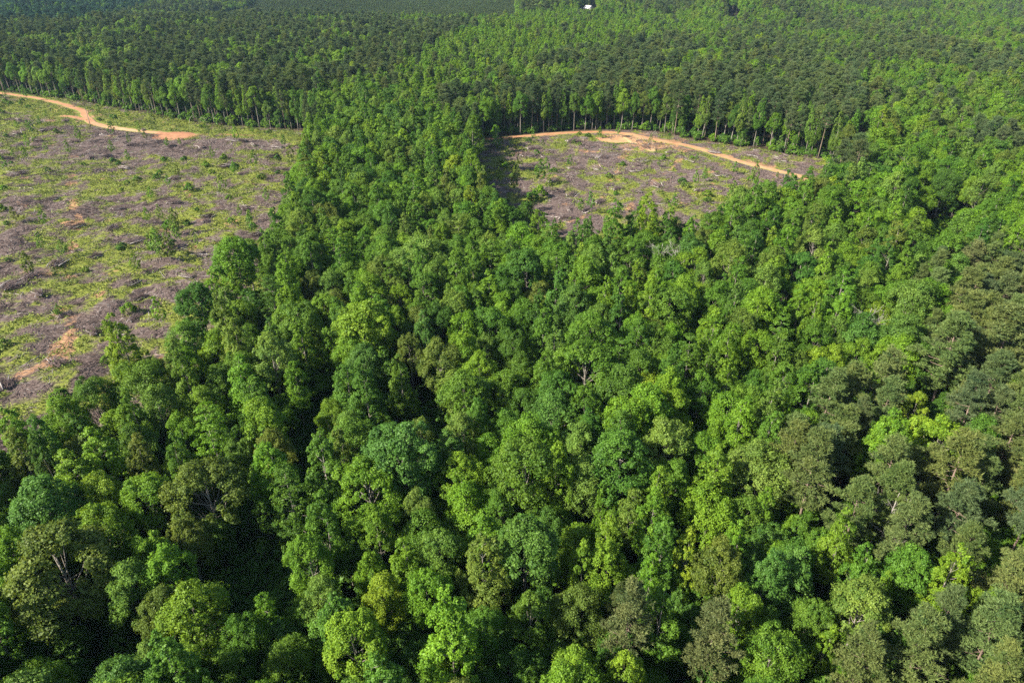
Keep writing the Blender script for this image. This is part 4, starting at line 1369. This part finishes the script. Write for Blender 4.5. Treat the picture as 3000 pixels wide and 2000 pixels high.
def box(V, F, x0, x1, y0, y1, z0, z1):
    b = len(V)
    V += [(x0, y0, z0), (x1, y0, z0), (x1, y1, z0), (x0, y1, z0), (x0, y0, z1), (x1, y0, z1), (x1, y1, z1), (x0, y1, z1)]
    F += [(b, b + 3, b + 2, b + 1), (b + 4, b + 5, b + 6, b + 7), (b, b + 1, b + 5, b + 4), (b + 1, b + 2, b + 6, b + 5), (b + 2, b + 3, b + 7, b + 6), (b + 3, b, b + 4, b + 7)]
def boxes(name, items, mat, parent):
    V, F = [], []
    for it in items:
        box(V, F, *it)
    return link(name, mesh_from(name, np.array(V, float), [np.array(F)], [mat]), parent)
def house(name, x, y, rz, w, l, h, rise, wall, roof, label, cat):
    root = bpy.data.objects.new(name, None)
    root.location = (x, y, hz(x, y) - 0.1); root.rotation_euler = (0, 0, rz); COL.objects.link(root)
    V = [(-w / 2, -l / 2, 0), (w / 2, -l / 2, 0), (w / 2, l / 2, 0), (-w / 2, l / 2, 0), (-w / 2, -l / 2, h), (w / 2, -l / 2, h), (w / 2, l / 2, h), (-w / 2, l / 2, h), (0, -l / 2, h + rise), (0, l / 2, h + rise)]
    Q = [(0, 1, 5, 4), (1, 2, 6, 5), (2, 3, 7, 6), (3, 0, 4, 7)]; T = [(4, 5, 8), (6, 7, 9)]
    link('wall', mesh_from('wall', np.array(V, float), [np.array(Q), np.array(T)], [wall]), root)
    e = 0.45; k = rise / (w / 2)
    V = []; F = []
    for sgn in (-1, 1):
        b = len(V)
        for yy in (-l / 2 - e, l / 2 + e):
            for zz in (0.06, 0.22):
                V += [(0, yy, h + rise + zz), (sgn * (w / 2 + e), yy, h - k * e + zz)]
        F += [(b + 2, b + 3, b + 7, b + 6), (b, b + 4, b + 5, b + 1), (b, b + 1, b + 3, b + 2), (b + 4, b + 6, b + 7, b + 5), (b + 1, b + 5, b + 7, b + 3)]
    link('roof', mesh_from('roof', np.array(V, float), [np.array(F)], [roof]), root)
    boxes('door', [(-0.5, 0.5, -l / 2 - 0.06, -l / 2 + 0.02, 0.1, 2.15)], M_DOOR, root)
    for wx in (-w * 0.32, w * 0.32):
        wi = boxes('window', [(wx - 0.55, wx + 0.55, -l / 2 - 0.05, -l / 2 + 0.02, 1.0, 2.2)], M_TRIM, root)
        boxes('pane', [(wx - 0.45, wx + 0.45, -l / 2 - 0.08, -l / 2 - 0.03, 1.1, 2.1)], M_GLASS, wi)
    for wy in (-l * 0.25, l * 0.2):
        wi = boxes('window', [(w / 2 - 0.02, w / 2 + 0.05, wy - 0.6, wy + 0.6, 1.0, 2.2)], M_TRIM, root)
        boxes('pane', [(w / 2 + 0.03, w / 2 + 0.08, wy - 0.5, wy + 0.5, 1.1, 2.1)], M_GLASS, wi)
    tag(root, label, cat)
    return root
house('house', 81, 800, 0.5, 8.5, 9.5, 3.2, 2.4, M_WALL, M_ROOFM, 'small pale house with whitish metal gable roof far off among trees', 'house')
house('shed', 72.5, 800, 0.2, 3.2, 4.0, 2.2, 1.0, M_WALL, M_ROOFM, 'tiny whitish shed beside the pale far-off house', 'shed')
house('house', 125, 905, -1.1, 9, 13, 3.0, 2.4, M_WALL, M_ROOFP, 'far house with faded pinkish roof behind the pale house', 'house')
house('shed', 231, 752, -1.2, 3.5, 5.5, 2.2, 0.8, M_WALL, M_BLUE, 'low blue-roofed shed in a small gap of the far wood', 'shed')

# ------------------------------------------------------------------ dark pickup parked in the shaded lane
def pickup():
    x, y = ground_at(1964, 381)
    x2, y2 = ground_at(1968, 360)
    root = bpy.data.objects.new('pickup_truck', None)
    root.location = (x, y, hz(x, y) + 0.08); root.rotation_euler = (0, 0, math.atan2(y2 - y, x2 - x) - math.pi / 2 + math.pi); COL.objects.link(root)
    paint = plain('dark_vehicle_paint', (0.025, 0.027, 0.03), 0.25, 0.6, 0.1)
    rub = plain('tyre_rubber', (0.02, 0.02, 0.02), 0.9, 0.1)
    prof = [(-2.6, 0.55), (2.45, 0.5), (2.6, 0.7), (2.55, 1.05), (1.25, 1.15), (0.75, 1.75), (-0.55, 1.78), (-0.75, 1.15), (-2.6, 1.12)]
    n = len(prof)
    V = [(-0.93 * (0.86 if z > 1.5 else 1), yy, z) for yy, z in prof] + [(0.93 * (0.86 if z > 1.5 else 1), yy, z) for yy, z in prof]
    Q = [(i, (i + 1) % n, n + (i + 1) % n, n + i) for i in range(n)]
    caps = []
    for o, rev in ((0, False), (n, True)):
        for tri in ((0, 1, 3), (1, 2, 3), (0, 3, 4), (0, 4, 7), (4, 5, 6), (4, 6, 7), (0, 7, 8)):
            caps.append(tuple(o + q for q in (tri if not rev else tri[::-1])))
    link('body', mesh_from('body', np.array(V, float), [np.array(Q), np.array(caps)], [paint]), root)
    glass = plain('windscreen_glass', (0.35, 0.40, 0.45), 0.08, 0.9, 0.05)
    W = [(-0.8, 1.22, 1.2), (0.8, 1.22, 1.2), (0.68, 0.80, 1.71), (-0.68, 0.80, 1.71)]
    W = W + [(p[0], p[1] + 0.03, p[2] + 0.02) for p in W]
    link('windscreen', mesh_from('windscreen', np.array(W, float), [np.array([(4, 5, 6, 7), (0, 3, 2, 1), (0, 1, 5, 4), (1, 2, 6, 5), (2, 3, 7, 6), (3, 0, 4, 7)])], [glass]), root)
    for sx in (-1, 1):
        boxes('headlight', [(sx * 0.72 - 0.16, sx * 0.72 + 0.16, 2.52, 2.63, 0.78, 0.98)], M_TRIM, root)
        for yy in (-1.65, 1.65):
            T = Tubes(); T.add([(sx * 0.72, yy, 0.38), (sx * 0.97, yy, 0.38)], [0.38, 0.38], 16)
            wl = link('wheel', T.mesh('wheel', rub), root)
            T = Tubes(); T.add([(sx * 0.96, yy, 0.38), (sx * 0.985, yy, 0.38)], [0.2, 0.2], 12)
            link('rim', T.mesh('rim', M_TRIM), wl)
    tag(root, 'dark pickup truck parked in the shade of the narrow lane', 'truck')
pickup()

# ------------------------------------------------------------------ the air
def build_haze():
    V, F = [], []
    box(V, F, -2650, 2650, -550, 4250, -26, 76)
    m = bpy.data.materials.new('pale_blue_air'); m.use_nodes = True
    nt = m.node_tree; nt.nodes.clear()
    out = nt.nodes.new('ShaderNodeOutputMaterial'); pv = nt.nodes.new('ShaderNodeVolumePrincipled')
    pv.inputs['Color'].default_value = (0.50, 0.74, 1.0, 1); pv.inputs['Density'].default_value = 0.00005; pv.inputs['Anisotropy'].default_value = 0.1
    nt.links.new(pv.outputs[0], out.inputs['Volume'])
    o = link('haze', mesh_from('haze', np.array(V, float), [np.array(F)], [m]))
    stuff(o)
build_haze()
